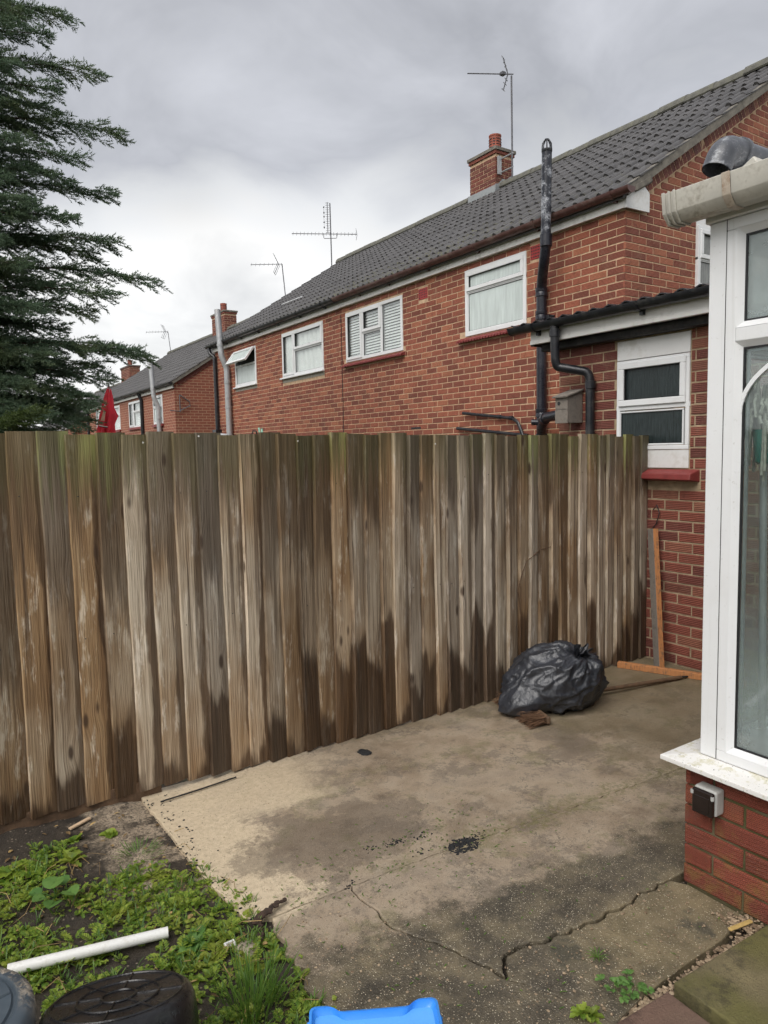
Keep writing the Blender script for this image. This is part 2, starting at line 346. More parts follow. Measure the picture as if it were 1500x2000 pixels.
def mat_tile(name, base, moss=True):
    M = Mat(name); p = M.pos; r = M.rnd(); n = M.noise(p, 14, 5, 0.65); f = M.noise(p, 90, 4)
    c = M.mix(r, tuple(x*0.75 for x in base), tuple(x*1.28 for x in base))
    c = M.mix(M.lin(n, 0.4, 0.75, 0, 0.6), c, tuple(x*1.7 for x in base))
    c = M.mix(M.math('MULTIPLY', M.step(f, 0.60, 0.72), 0.4), c, (0.20, 0.20, 0.18))
    if moss:
        X = M.xyz(p)
        ms = M.math('MULTIPLY', M.step(M.math('ADD', M.noise(p, 22, 5, 0.7), M.math('MULTIPLY', M.step(X[2], 4.95, 4.1), 0.10)), 0.62, 0.70), M.lin(M.step(M.math('ABSOLUTE', M.math('SUBTRACT', X[1], 8.8)), 3.4, 0.8), 0, 1, 0.25, 1.0))
        c = M.mix(M.math('MULTIPLY', ms, 0.8), c, (0.105, 0.10, 0.035))
    return M.bsdf(c, M.lin(n, 0.3, 0.7, 0.42, 0.68), M.bump(f, 0.4, 0.004))

def mat_glass(name, tint=(0.9, 0.95, 0.94), gloss=0.10, rough=0.02):
    M = Mat(name)
    tr = M.n('ShaderNodeBsdfTransparent'); tr.inputs[0].default_value = (*tint, 1)
    gl = M.n('ShaderNodeBsdfGlossy'); gl.inputs['Roughness'].default_value = rough; gl.inputs[0].default_value = (0.95, 0.97, 0.97, 1)
    fr = M.n('ShaderNodeLayerWeight')
    f = M.math('ADD', M.math('MULTIPLY', M.math('POWER', fr.outputs[1], 4.0), 0.7), gloss, clamp=True)
    mx = M.n('ShaderNodeMixShader'); M.set(mx.inputs[0], f)
    M.t.links.new(tr.outputs[0], mx.inputs[1]); M.t.links.new(gl.outputs[0], mx.inputs[2]); M.t.links.new(mx.outputs[0], M.out.inputs[0])
    return M.m

def mat_misted(name):
    """double glazing with condensation between the panes"""
    M = Mat(name); p = M.pos; z = M.xyz(p)[2]
    tr = M.n('ShaderNodeBsdfTransparent'); tr.inputs[0].default_value = (0.84, 0.89, 0.88, 1)
    gl = M.n('ShaderNodeBsdfGlossy'); gl.inputs['Roughness'].default_value = 0.05; gl.inputs[0].default_value = (0.9, 0.93, 0.93, 1)
    df = M.n('ShaderNodeBsdfDiffuse'); df.inputs[0].default_value = (0.62, 0.68, 0.67, 1)
    tl = M.n('ShaderNodeBsdfTranslucent'); tl.inputs[0].default_value = (0.62, 0.68, 0.67, 1)
    n = M.noise(p, 6, 5, 0.65)
    drop = M.math('MAXIMUM', M.step(z, 1.15, 0.55), M.step(z, 1.90, 2.05))
    mist = M.math('ADD', 0.03, M.math('MULTIPLY', M.math('ADD', M.math('MULTIPLY', drop, 0.30), M.math('MULTIPLY', M.step(n, 0.4, 0.75), 0.07)), 1.0))
    ms = M.n('ShaderNodeMixShader'); ms.inputs[0].default_value = 0.45; M.t.links.new(df.outputs[0], ms.inputs[1]); M.t.links.new(tl.outputs[0], ms.inputs[2])
    m1 = M.n('ShaderNodeMixShader'); M.set(m1.inputs[0], mist); M.t.links.new(tr.outputs[0], m1.inputs[1]); M.t.links.new(ms.outputs[0], m1.inputs[2])
    fr = M.n('ShaderNodeLayerWeight')
    m2 = M.n('ShaderNodeMixShader'); M.set(m2.inputs[0], M.math('ADD', M.math('MULTIPLY', M.math('POWER', fr.outputs[1], 4.0), 0.7), 0.07, clamp=True))
    M.t.links.new(m1.outputs[0], m2.inputs[1]); M.t.links.new(gl.outputs[0], m2.inputs[2]); M.t.links.new(m2.outputs[0], M.out.inputs[0]); return M.m

def mat_obscure(name, col, streak=40, rough=0.22, amp=0.38):
    M = Mat(name); p = M.pos
    n = M.noise(M.map(p, (streak, streak, streak*0.10)), 1.0, 4, 0.6); k = M.noise(M.map(p, (3, 3, 1.5)), 1.0, 2)
    c = M.mix(M.lin(n, 0.35, 0.7, 0, 1), tuple(x*(1-amp) for x in col), tuple(min(1, x*(1+amp)) for x in col))
    c = M.mix(M.lin(k, 0.4, 0.7, 0, 0.35), c, tuple(x*0.7 for x in col))
    return M.bsdf(c, rough, M.bump(n, 0.6, 0.006), spec=0.5)

def mat_leaf(name, a, b, rough=0.45, trans=0.35, big=None):
    M = Mat(name); r = M.rnd(); p = M.pos; n = M.noise(p, 35, 2)
    c = M.mix(r, a, b)
    if big: c = M.mix(M.math('MULTIPLY', M.step(M.noise(p, big[0], 3), 0.48, 0.66), big[2]), c, big[1])
    c = c; c = M.mix(M.lin(n, 0.3, 0.7, 0, 0.4), c, tuple(x*0.55 for x in a))
    pb = M.n('ShaderNodeBsdfPrincipled'); M.set(pb.inputs['Base Color'], c); pb.inputs['Roughness'].default_value = rough
    tl = M.n('ShaderNodeBsdfTranslucent'); M.set(tl.inputs[0], M.mix(0.5, c, tuple(min(1, x*1.5) for x in b)))
    mx = M.n('ShaderNodeMixShader'); mx.inputs[0].default_value = trans
    M.t.links.new(pb.outputs[0], mx.inputs[1]); M.t.links.new(tl.outputs[0], mx.inputs[2]); M.t.links.new(mx.outputs[0], M.out.inputs[0])
    return M.m

def mat_paint_wood(name):
    M = Mat(name); o = M.obj
    n = M.noise(o, 30, 5, 0.7); g = M.noise(M.map(o, (120, 120, 5)), 1.0, 4)
    d = M.step(M.math('ADD', M.math('MULTIPLY', n, 0.7), M.math('MULTIPLY', g, 0.4)), 0.55, 0.68)
    c = M.mix(M.lin(g, 0.3, 0.7, 0, .5), (0.50, 0.215, 0.078), (0.33, 0.14, 0.058))
    c = M.mix(M.math('MULTIPLY', d, 0.8), c, (0.16, 0.10, 0.06)) if True else M.mix(d, (0.47, 0.19, 0.055), M.mix(g, (0.10, 0.07, 0.045), (0.22, 0.16, 0.10)))
    return M.bsdf(c, 0.7, M.bump(g, 0.4, 0.003))

def mat_bag():
    M = Mat('black_polythene'); o = M.obj
    w = M.noise(o, 7, 3, 0.55, 1.2); w2 = M.noise(M.map(o, (26, 26, 9), rot=(0.5, 0.3, 0.2)), 1.0, 3, 0.6, 1.0)
    b = M.bump(w, 0.30, 0.03); b = M.bump(w2, 0.45, 0.010, b); b = M.bump(M.noise(o, 60, 3, 0.6, 1.5), 0.25, 0.004, b)
    return M.bsdf(M.mix(M.lin(w, 0.35, 0.7, 0, 1), (0.017, 0.019, 0.024), (0.034, 0.037, 0.046)), M.lin(w2, 0.3, 0.7, 0.33, 0.48), b, spec=0.7)

def mat_slab(name, a, b, g, gm):
    M = Mat(name); p = M.pos; n = M.noise(p, 6, 5, 0.6); f = M.noise(p, 120, 4, 0.7); k = M.noise(p, 2.8, 4)
    c = M.mix(M.lin(n, 0.3, 0.7, 0, 1), a, b)
    c = M.mix(M.math('MULTIPLY', M.step(k, 0.35, 0.6), gm), c, g)
    c = M.mix(M.math('MULTIPLY', M.step(f, 0.60, 0.72), 0.4), c, (0.27, 0.22, 0.16))
    d = M.noise(p, 16, 7, 0.75); c = M.mix(M.math('MULTIPLY', M.step(d, 0.50, 0.64), 0.6), c, tuple(x*0.45 for x in a))
    return M.bsdf(c, 0.85, M.bump(f, 0.9, 0.006, M.bump(d, 0.6, 0.01)))

def mat_upvc(name='white_upvc', col=(0.74, 0.75, 0.755), green=False):
    M = Mat(name); p = M.pos; n = M.noise(p, 7, 5); f = M.noise(p, 60, 4, 0.7); z = M.xyz(p)[2]
    c = M.mix(M.math('MULTIPLY', M.step(n, 0.45, 0.8), 0.22), col, (0.50, 0.49, 0.45))
    c = M.mix(M.math('MULTIPLY', M.step(f, 0.62, 0.70), 0.30), c, (0.33, 0.31, 0.26))
    run = M.noise(M.map(p, (40, 40, 1.2)), 1.0, 4, 0.6); c = M.mix(M.math('MULTIPLY', M.step(run, 0.58, 0.74), 0.22), c, (0.42, 0.41, 0.37))
    if green:
        gm = M.step(M.math('ADD', M.noise(p, 16, 5, 0.7), M.math('MULTIPLY', M.noise(p, 60, 3), 0.3)), 0.66, 0.78)
        c = M.mix(M.math('MULTIPLY', gm, 0.45), c, (0.42, 0.38, 0.15))
        spots = M.math('MULTIPLY', M.step(M.noise(p, 150, 2), 0.68, 0.72), M.step(z, 0.62, 0.50))
        c = M.mix(spots, c, (0.05, 0.05, 0.04))
    return M.bsdf(c, M.lin(n, 0.3, 0.7, 0.30, 0.45))

def mat_tub():
    """blue-grey plastic with cement dried on one side of the rim"""
    M = Mat('cement_splashed_tub'); o = M.obj; v = M.vmath('SUBTRACT', o, (-0.022, 1.775, 0.365)); X = M.xyz(v)
    rad = M.math('SQRT', M.math('ADD', M.math('MULTIPLY', X[0], X[0]), M.math('MULTIPLY', X[1], X[1])))
    n = M.noise(o, 45, 5, 0.7); k = M.noise(o, 9, 4)
    side = M.step(M.math('ADD', M.math('MULTIPLY', X[0], 0.75), M.math('MULTIPLY', X[1], 0.65)), 0.06, 0.15)
    m_ = M.math('MULTIPLY', M.math('MULTIPLY', M.step(rad, 0.148, 0.160), side), M.step(M.math('ADD', M.math('MULTIPLY', n, 0.6), M.math('MULTIPLY', k, 0.5)), 0.46, 0.58))
    c = M.mix(M.lin(k, 0.35, 0.7, 0, 1), (0.045, 0.062, 0.078), (0.082, 0.102, 0.120))
    c = M.mix(m_, c, M.mix(n, (0.22, 0.18, 0.13), (0.50, 0.43, 0.34)))
    return M.bsdf(c, M.lin(m_, 0, 1, 0.42, 0.95), M.bump(M.math('MULTIPLY', m_, n), 0.8, 0.01))

MT = dict(
  fence=mat_fence(), concrete=mat_concrete(), soil=mat_soil(),
  brick=mat_brick('red_rustic_brick', (0.240, 0.068, 0.042), (0.345, 0.104, 0.058), (0.46, 0.170, 0.088), groove=25),
  brick_dark=mat_brick('dark_red_brick', (0.165, 0.046, 0.034), (0.235, 0.066, 0.042), (0.29, 0.125, 0.075), groove=25),
  brick_dwarf=mat_brick('conservatory_brick', (0.270, 0.062, 0.036), (0.335, 0.080, 0.045), (0.38, 0.12, 0.06), herring=True),
  mortar=mat_mortar('sandy_mortar', (0.56, 0.39, 0.25)), mortar_dull=mat_mortar('dull_mortar', (0.40, 0.30, 0.195), 0.15), mortar_green=mat_mortar('mossy_mortar', (0.15, 0.125, 0.07), 0.8),
  tile=mat_tile('grey_roof_tile', (0.068, 0.065, 0.065)), tile_plain=mat_tile('grey_roof_tile_far', (0.072, 0.069, 0.068), False),
  verge=mat_simple('verge_mortar', (0.17, 0.155, 0.13), 0.9, 0.3, 14, bump=0.5),
  ridge=mat_simple('ridge_tile_grey', (0.115, 0.112, 0.095), 0.85, 0.3, 10, bump=0.4, dirt=(0.10, 0.10, 0.035)),
  upvc=mat_upvc(), sill=mat_upvc('white_sill', (0.76, 0.75, 0.72), True),
  fascia=mat_simple('white_fascia', (0.74, 0.73, 0.70), 0.45, 0.08, 3, dirt=(0.25, 0.22, 0.18), dirt_amt=0.5),
  board_white=mat_simple('white_painted_board', (0.70, 0.70, 0.69), 0.5, 0.05, 4, dirt=(0.45, 0.42, 0.36)),
  gutter_brown=mat_simple('brown_gutter', (0.095, 0.042, 0.036), 0.4, 0.2, 6, dirt=(0.22, 0.18, 0.15)),
  black=mat_simple('black_plastic', (0.012, 0.013, 0.017), 0.32, 0.3, 12, dirt=(0.07, 0.065, 0.055), dirt_amt=0.5),
  black_pipe=mat_simple('black_soil_pipe', (0.013, 0.014, 0.022), 0.30, 0.3, 10, dirt=(0.06, 0.06, 0.06), dirt_amt=0.3),
  pipe_flaked=mat_simple('flaked_black_pipe', (0.016, 0.018, 0.028), 0.35, 0.3, 11, dirt=(0.50, 0.52, 0.56), dirt_amt=0.9),
  grey_pipe=mat_simple('galvanised_flue', (0.40, 0.41, 0.42), 0.45, 0.25, 14, metal=0.3, dirt=(0.22, 0.19, 0.16)),
  grey_plastic=mat_simple('dark_grey_plastic_pipe', (0.075, 0.080, 0.092), 0.40, 0.25, 20, dirt=(0.45, 0.47, 0.49), dirt_amt=0.6),
  dark_timber=mat_simple('tarred_timber', (0.012, 0.011, 0.011), 0.7, 0.4, 18, bump=0.4, dirt=(0.05, 0.04, 0.03)),
  redsill=mat_simple('red_painted_sill', (0.215, 0.035, 0.032), 0.55, 0.25, 16, bump=0.3, dirt=(0.10, 0.045, 0.035)),
  redpaint=mat_simple('red_painted_vent', (0.36, 0.028, 0.024), 0.5, 0.2, 20),
  render_grey=mat_simple('grey_render', (0.33, 0.31, 0.26), 0.9, 0.2, 20, bump=0.4),
  lead=mat_simple('lead_flashing', (0.30, 0.32, 0.33), 0.55, 0.25, 10, dirt=(0.10, 0.10, 0.05)),
  clay=mat_simple('clay_pot', (0.30, 0.085, 0.055), 0.8, 0.2, 15),
  metal=mat_simple('aerial_metal', (0.14, 0.14, 0.15), 0.5, 0.2, 30, metal=0.5),
  glass=mat_glass('window_glass', (0.96, 0.98, 0.97), gloss=0.11), glass_cons=mat_misted('conservatory_glass'),
  frost=mat_obscure('frosted_glass', (0.58, 0.65, 0.63), 30, 0.25, 0.12), frost_dark=mat_obscure('dark_patterned_glass', (0.022, 0.032, 0.033), 95, 0.20),
  frost_grey=mat_obscure('grey_patterned_glass', (0.19, 0.20, 0.19), 60, 0.25),
  curtain=mat_simple('net_curtain', (0.90, 0.90, 0.88), 0.9, 0.10, 6), slat=mat_simple('white_blind_slat', (0.92, 0.92, 0.91), 0.6, 0.05, 5),
  dark=mat_simple('room_shade_panel', (0.03, 0.03, 0.032), 0.9, 0.2, 3), plaster=mat_simple('cream_plaster', (0.50, 0.485, 0.45), 0.9, 0.05, 3),  # dark: near-black colour standing in for the shade behind windows
  gasket=mat_simple('black_gasket', (0.012, 0.012, 0.014), 0.5, 0.2, 10),
  guttercream=mat_simple('grimy_white_gutter', (0.53, 0.51, 0.45), 0.5, 0.16, 9, dirt=(0.24, 0.21, 0.16), dirt_amt=0.75),
  bracket=mat_simple('stained_bracket', (0.50, 0.43, 0.35), 0.5, 0.2, 12, dirt=(0.24, 0.14, 0.08), dirt_amt=0.8),
  bag=mat_bag(), paintwood=mat_paint_wood('orange_stained_timber'),
  oldwood=mat_simple('old_brown_wood', (0.115, 0.068, 0.038), 0.7, 0.35, 30, bump=0.3),
  greywood=mat_simple('silvered_wood', (0.20, 0.175, 0.15), 0.85, 0.3, 24, bump=0.4, dirt=(0.07, 0.05, 0.035)),
  bristle=mat_leaf('brown_bristle', (0.055, 0.028, 0.015), (0.34, 0.19, 0.105), 0.8, 0.1),
  redcloth=mat_simple('red_parasol_cloth', (0.90, 0.045, 0.075), 0.6, 0.18, 8),
  whitecloth=mat_simple('white_print', (0.72, 0.70, 0.66), 0.7, 0.05, 8), creamprint=mat_simple('cream_print', (0.70, 0.42, 0.30), 0.7, 0.1, 20),
  tub=mat_simple('black_rubber_tub', (0.009, 0.009, 0.010), 0.30, 0.35, 14, bump=0.3, dirt=(0.045, 0.042, 0.038), dirt_amt=0.35),
  tubgrey=mat_simple('blue_grey_tub', (0.052, 0.070, 0.085), 0.45, 0.25, 12, bump=0.15, dirt=(0.12, 0.13, 0.13), dirt_amt=0.5),
  tubgrey_cement=mat_tub(),
  cement=mat_simple('dried_cement', (0.33, 0.28, 0.21), 0.95, 0.3, 40, bump=0.6),
  bluelid=mat_simple('blue_plastic', (0.045, 0.26, 0.74), 0.38, 0.05, 10, dirt=(0.05, 0.17, 0.45), dirt_amt=0.25),
  blueinner=mat_simple('pale_blue_plastic', (0.11, 0.39, 0.86), 0.42, 0.05, 10, dirt=(0.10, 0.26, 0.55), dirt_amt=0.3),
  whitepipe=mat_simple('white_waste_pipe', (0.74, 0.74, 0.71), 0.35, 0.06, 20, dirt=(0.40, 0.37, 0.30), dirt_amt=0.35),
  slab_green=mat_slab('mossy_paving', (0.085, 0.070, 0.040), (0.20, 0.165, 0.085), (0.125, 0.118, 0.030), 0.75),
  slab_red=mat_slab('red_paving', (0.125, 0.070, 0.052), (0.185, 0.110, 0.080), (0.11, 0.085, 0.055), 0.4),
  leaf=mat_leaf('weed_leaf', (0.095, 0.205, 0.024), (0.380, 0.470, 0.070), big=(7.0, (0.36, 0.35, 0.06), 0.55), trans=0.45), leaf_big=mat_leaf('mallow_leaf', (0.095, 0.215, 0.050), (0.17, 0.31, 0.075)),
  grass=mat_leaf('grass_blade', (0.050, 0.125, 0.016), (0.165, 0.280, 0.045)),
  conifer=mat_leaf('conifer_foliage', (0.050, 0.095, 0.062), (0.150, 0.215, 0.125), 0.6, 0.38, (2.2, (0.17, 0.20, 0.075), 0.6)),
  conifer_light=mat_leaf('conifer_fresh_foliage', (0.050, 0.085, 0.020), (0.10, 0.14, 0.035), 0.6, 0.2),
  bark=mat_simple('bark', (0.055, 0.038, 0.026), 0.9, 0.4, 20, bump=0.6),
  pebble=mat_leaf('pebble_mix', (0.15, 0.10, 0.06), (0.47, 0.36, 0.24), 0.7, 0.0),
  ash=mat_simple('black_crumbs', (0.012, 0.012, 0.013), 0.9, 0.4, 60, bump=0.5),
  teal=mat_simple('teal_plastic', (0.02, 0.26, 0.21), 0.4, 0.1, 10), mop=mat_simple('cotton_mop', (0.50, 0.47, 0.41), 0.95, 0.2, 60),
  socket=mat_simple('grey_socket_box', (0.42, 0.42, 0.40), 0.5, 0.12, 30, dirt=(0.20, 0.19, 0.16)), smoked=mat_simple('smoked_cover', (0.018, 0.012, 0.010), 0.18, 0.2, 20),
  grassfar=mat_simple('lawn', (0.085, 0.085, 0.050), 0.9, 0.3, 5, bump=0.4), nail=mat_simple('bright_nail', (0.75, 0.74, 0.70), 0.35, 0.1, 20, metal=0.4),
  greenhose=mat_simple('pale_green_plastic', (0.35, 0.62, 0.48), 0.4, 0.1, 10), carpet=mat_simple('pale_floor', (0.42, 0.44, 0.40), 0.7, 0.1, 6),
)

# ---------------------------------------------------------------- mesh helpers
class MB:
    def __init__(s): s.v = []; s.f = []
    def add(s, vs, fs):
        k = len(s.v); s.v += [tuple(v) for v in vs]; s.f += [tuple(i+k for i in f) for f in fs]; return s
    def box(s, x0, x1, y0, y1, z0, z1):
        if x0 > x1: x0, x1 = x1, x0
        if y0 > y1: y0, y1 = y1, y0
        if z0 > z1: z0, z1 = z1, z0
        return s.add([(x0,y0,z0),(x1,y0,z0),(x1,y1,z0),(x0,y1,z0),(x0,y0,z1),(x1,y0,z1),(x1,y1,z1),(x0,y1,z1)],
              [(0,3,2,1),(4,5,6,7),(0,1,5,4),(1,2,6,5),(2,3,7,6),(3,0,4,7)])
    def bar(s, a, b, w, h, up=(0,0,1), w2=None, h2=None):
        a = Vector(a); b = Vector(b); d = (b-a).normalized(); up = Vector(up)
        if abs(d.dot(up)) > 0.98: up = Vector((1,0,0))
        sd = d.cross(up).normalized(); u = sd.cross(d)
        w2 = w if w2 is None else w2; h2 = h if h2 is None else h2
        vs = [a+sd*(i*w/2)+u*(j*h/2) for i, j in ((-1,-1),(1,-1),(1,1),(-1,1))] + [b+sd*(i*w2/2)+u*(j*h2/2) for i, j in ((-1,-1),(1,-1),(1,1),(-1,1))]
        return s.add(vs, [(0,1,2,3),(7,6,5,4),(0,4,5,1),(1,5,6,2),(2,6,7,3),(3,7,4,0)])
    def tube(s, path, r, n=10, cap=True):
        path = [Vector(p) for p in path]; rs = r if isinstance(r, (list, tuple)) else [r]*len(path)
        k = len(s.v); prev = None
        for i, p in enumerate(path):
            t = (path[min(i+1, len(path)-1)]-path[max(i-1, 0)]).normalized()
            if prev is None:
                ref = Vector((0,0,1)) if abs(t.z) < 0.9 else Vector((1,0,0)); a = t.cross(ref).normalized()
            else: a = (prev - t*prev.dot(t)).normalized()
            prev = a; b = t.cross(a)
            for j in range(n):
                q = 2*math.pi*j/n; s.v.append(tuple(p+(a*math.cos(q)+b*math.sin(q))*rs[i]))
        for i in range(len(path)-1):
            for j in range(n):
                j2 = (j+1) % n; s.f.append((k+i*n+j, k+i*n+j2, k+(i+1)*n+j2, k+(i+1)*n+j))
        if cap:
            s.f.append(tuple(k+j for j in range(n))[::-1]); e = k+(len(path)-1)*n; s.f.append(tuple(e+j for j in range(n)))
        return s
    def lathe(s, prof, o=(0,0,0), n=24, axis=(0,0,1), cap0=False, cap1=False):
        o = Vector(o); ax = Vector(axis).normalized(); ref = Vector((1,0,0)) if abs(ax.x) < 0.9 else Vector((0,1,0))
        a = (ref-ax*ref.dot(ax)).normalized(); b = ax.cross(a); k = len(s.v)
        for r, h in prof:
            for j in range(n):
                q = 2*math.pi*j/n; s.v.append(tuple(o+ax*h+(a*math.cos(q)+b*math.sin(q))*r))
        for i in range(len(prof)-1):
            for j in range(n):
                j2 = (j+1) % n; s.f.append((k+i*n+j, k+i*n+j2, k+(i+1)*n+j2, k+(i+1)*n+j))
        if cap0: s.f.append(tuple(k+j for j in range(n))[::-1])
        if cap1: e = k+(len(prof)-1)*n; s.f.append(tuple(e+j for j in range(n)))
        return s
    def prism(s, poly, z0, z1):
        n = len(poly); vs = [(x,y,z0) for x,y in poly]+[(x,y,z1) for x,y in poly]
        fs = [tuple(range(n))[::-1], tuple(range(n, 2*n))]+[(i,(i+1)%n,n+(i+1)%n,n+i) for i in range(n)]
        return s.add(vs, fs)
    def extrude_y(s, prof, y0, y1, closed=True):       # profile in (x, z), swept along world Y
        n = len(prof); vs = [(x,y0,z) for x,z in prof]+[(x,y1,z) for x,z in prof]
        fs = [(i,(i+1)%n,n+(i+1)%n,n+i) for i in range(n if closed else n-1)]
        if closed: fs += [tuple(range(n))[::-1], tuple(range(n,2*n))]
        return s.add(vs, fs)
    def mesh(s, name, smooth=False, bevel=0.0, seg=1, recalc=True, angle=35):
        me = bpy.data.meshes.new(name); me.from_pydata(s.v, [], s.f); me.update()
        if bevel or recalc:
            bm = bmesh.new(); bm.from_mesh(me)
            if recalc: bmesh.ops.recalc_face_normals(bm, faces=bm.faces[:])
            if bevel:
                es = [e for e in bm.edges if len(e.link_faces) == 2 and e.calc_face_angle(0) > R(30)]
                bmesh.ops.bevel(bm, geom=es, offset=bevel, segments=seg, profile=0.5, affect='EDGES', clamp_overlap=True)
            bm.to_mesh(me); bm.free()
        if smooth:
            me.polygons.foreach_set('use_smooth', [True]*len(me.polygons))
            try: me.set_sharp_from_angle(angle=R(angle))
            except Exception: pass
        return me
    def build(s, name, mat, parent=None, smooth=False, bevel=0.0, seg=1, recalc=True, angle=35, **props):
        me = s.mesh(name, smooth, bevel, seg, recalc, angle); me.materials.append(MT[mat] if isinstance(mat, str) else mat)
        return link(name, me, parent, **props)

def link(name, me, parent=None, loc=None, rot=None, scale=None, **props):
    o = bpy.data.objects.new(name, me); COL.objects.link(o)
    if parent is not None: attach(o, parent)
    if loc is not None: o.location = loc
    if rot is not None: o.rotation_euler = rot
    if scale is not None: o.scale = scale
    for k, v in props.items(): o[k] = v
    return o
WORLD_OF = {}
def attach(o, parent):
    o.parent = parent
    o.matrix_parent_inverse = WORLD_OF.get(parent.name, Matrix.Identity(4)).inverted()
def thing(name, label, cat, loc=(0,0,0), group=None):
    o = bpy.data.objects.new(name, None); COL.objects.link(o); o.location = loc; o.empty_display_size = 0.1
    o['label'] = label; o['category'] = cat
    if group: o['group'] = group
    WORLD_OF[o.name] = Matrix.Translation(Vector(loc)); return o
def tag(o, label, cat, group=None):
    o['label'] = label; o['category'] = cat
    if group: o['group'] = group
    return o
def structure(o): o['kind'] = 'structure'; return o
def jit(a): return random.uniform(-a, a)

def arc(c, r, a0, a1, n, plane='xz'):
    out = []
    for i in range(n+1):
        a = a0+(a1-a0)*i/n; p, q = r*math.cos(a), r*math.sin(a)
        out.append((c[0]+p, c[1]+q))
    return out
def fillet(pts, rad, n=5):
    """round the corners of a polyline"""
    pts = [Vector(p) for p in pts]; out = [pts[0]]
    for a, b, c in zip(pts, pts[1:], pts[2:]):
        d1 = (a-b); d2 = (c-b); r = min(rad, d1.length*0.49, d2.length*0.49)
        p0 = b+d1.normalized()*r; p1 = b+d2.normalized()*r
        for i in range(n+1):
            t = i/n; out.append(p0*(1-t)**2+b*2*t*(1-t)+p1*t*t)
    out.append(pts[-1]); return out

# ================================================================ SETTING
XW, YG = 6.0, 4.66              # neighbour's long wall and gable planes
FY = 3.33                        # fence plane
LX = 4.56                        # lean-to front wall
g = MB(); g.add([(-300,-300,-0.07),(300,-300,-0.07),(300,300,-0.07),(-300,300,-0.07)], [(0,1,2,3)])
structure(g.build('ground', 'grassfar'))
# flower bed: a real uneven surface of soil
def bed_h(x, y):
    e = min(1.0, max(0.0, (0.80-x)/0.10)) if y > 2.2 else min(1.0, max(0.0, (0.90-x)/0.10))
    return -0.018+(0.020*mnoise.noise(Vector((x*5, y*5, 0)))+0.012*mnoise.noise(Vector((x*17, y*17, 3)))+0.022)*e
nx, ny = 60, 70; b = MB()
for j in range(ny+1):
    for i in range(nx+1):
        x = -1.3+2.32*i/nx; y = 0.2+3.22*j/ny; b.v.append((x, y, bed_h(x, y)))
for j in range(ny):
    for i in range(nx):
        k = j*(nx+1)+i; b.f.append((k, k+1, k+nx+2, k+nx+1))
structure(b.build('flower_bed', 'soil', smooth=True, recalc=False))
# strip of bedding under the concrete and paving
b = MB(); b.box(0.95, 6.0, -2.0, 3.42, -0.09, -0.035)
structure(b.build('sub_base', 'soil'))

def rough_line(pts, step=0.03, amp=0.006, seed=0):
    out = []; pts = [Vector((*p, 0)) for p in pts]
    for a, c in zip(pts, pts[1:]):
        n = max(1, int((c-a).length/step)); nrm = Vector((-(c-a).y, (c-a).x, 0)).normalized()
        for i in range(n):
            p = a.lerp(c, i/n); q = p + nrm*amp*2.2*mnoise.noise(Vector((p.x*26, p.y*26, seed)))
            out.append((q.x, q.y))
    out.append((pts[-1].x, pts[-1].y)); return out
patio = bpy.data.objects.new('patio', None); COL.objects.link(patio); structure(patio)
def slab(name, poly, z1=0.0, z0=-0.06, mat='concrete', bev=0.004):
    o = MB(); n = len(poly); o.prism(poly, z0, z1)
    me = o.mesh(name); bm = bmesh.new(); bm.from_mesh(me)
    es = [e for e in bm.edges if all(abs(v.co.z-z1) < 1e-6 for v in e.verts)]
    bmesh.ops.bevel(bm, geom=es, offset=bev, segments=2, profile=0.5, affect='EDGES', clamp_overlap=True)
    tops = [f for f in bm.faces if f.normal.z > 0.9 and len(f.verts) > 6]
    if tops: bmesh.ops.triangulate(bm, faces=tops)
    bm.to_mesh(me); bm.free(); me.materials.append(MT[mat]); return link(name, me, patio)
JA = [(0.94, 2.175), (1.24, 2.165), (1.62, 2.150), (2.40, 2.085), (3.10, 2.035), (4.55, 1.96)]      # joint between the two pours
left_edge = rough_line([(0.80, 3.36), (0.815, 2.95), (0.83, 2.52), (0.865, 2.22), (0.94, 2.175)], 0.03, 0.0035, 1)
jl = rough_line(JA, 0.03, 0.004, 2)
slab('concrete_slab', left_edge[:-1]+jl+[(4.55, 3.36)], 0.0)
sh = lambda p, d: (p[0], p[1]-d)
jl2 = [sh(p, 0.007+0.004*mnoise.noise(Vector((p[0]*9, 0, 0)))) for p in jl]
crackA = rough_line([(1.248, 2.160), (1.250, 2.06), (1.245, 1.896), (1.29, 1.80), (1.344, 1.69), (1.375, 1.60), (1.40, 1.502)], 0.018, 0.009, 3)
crackB = rough_line([(1.40, 1.502), (1.45, 1.560), (1.52, 1.572), (1.597, 1.556), (1.72, 1.535), (1.874, 1.516), (2.05, 1.520), (2.24, 1.512)], 0.018, 0.008, 4)
crackC = rough_line([(1.40, 1.502), (1.45, 1.42), (1.50, 1.30), (1.53, 1.19)], 0.018, 0.006, 5)
ia = min(range(len(jl2)), key=lambda i: abs(jl2[i][0]-1.248)); ib = min(range(len(jl2)), key=lambda i: abs(jl2[i][0]-2.33))
def off(line, d0, d1):       # open the crack by d along its normal
    out = []; n = len(line)
    for i, p in enumerate(line):
        a = Vector(line[max(0, i-1)]); c = Vector(line[min(n-1, i+1)]); t = (c-a).normalized(); nr = Vector((-t.y, t.x))
        d = 1.3*(d0+(d1-d0)*i/(n-1))*(0.6+0.9*abs(mnoise.noise(Vector((p[0]*30, p[1]*30, 9)))))
        out.append((p[0]+nr.x*d, p[1]+nr.y*d))
    return out
bed_edge = rough_line([(0.90, 1.05), (0.88, 1.40), (0.90, 1.75), (0.915, 1.95), (0.94, 2.169)], 0.03, 0.018, 6)
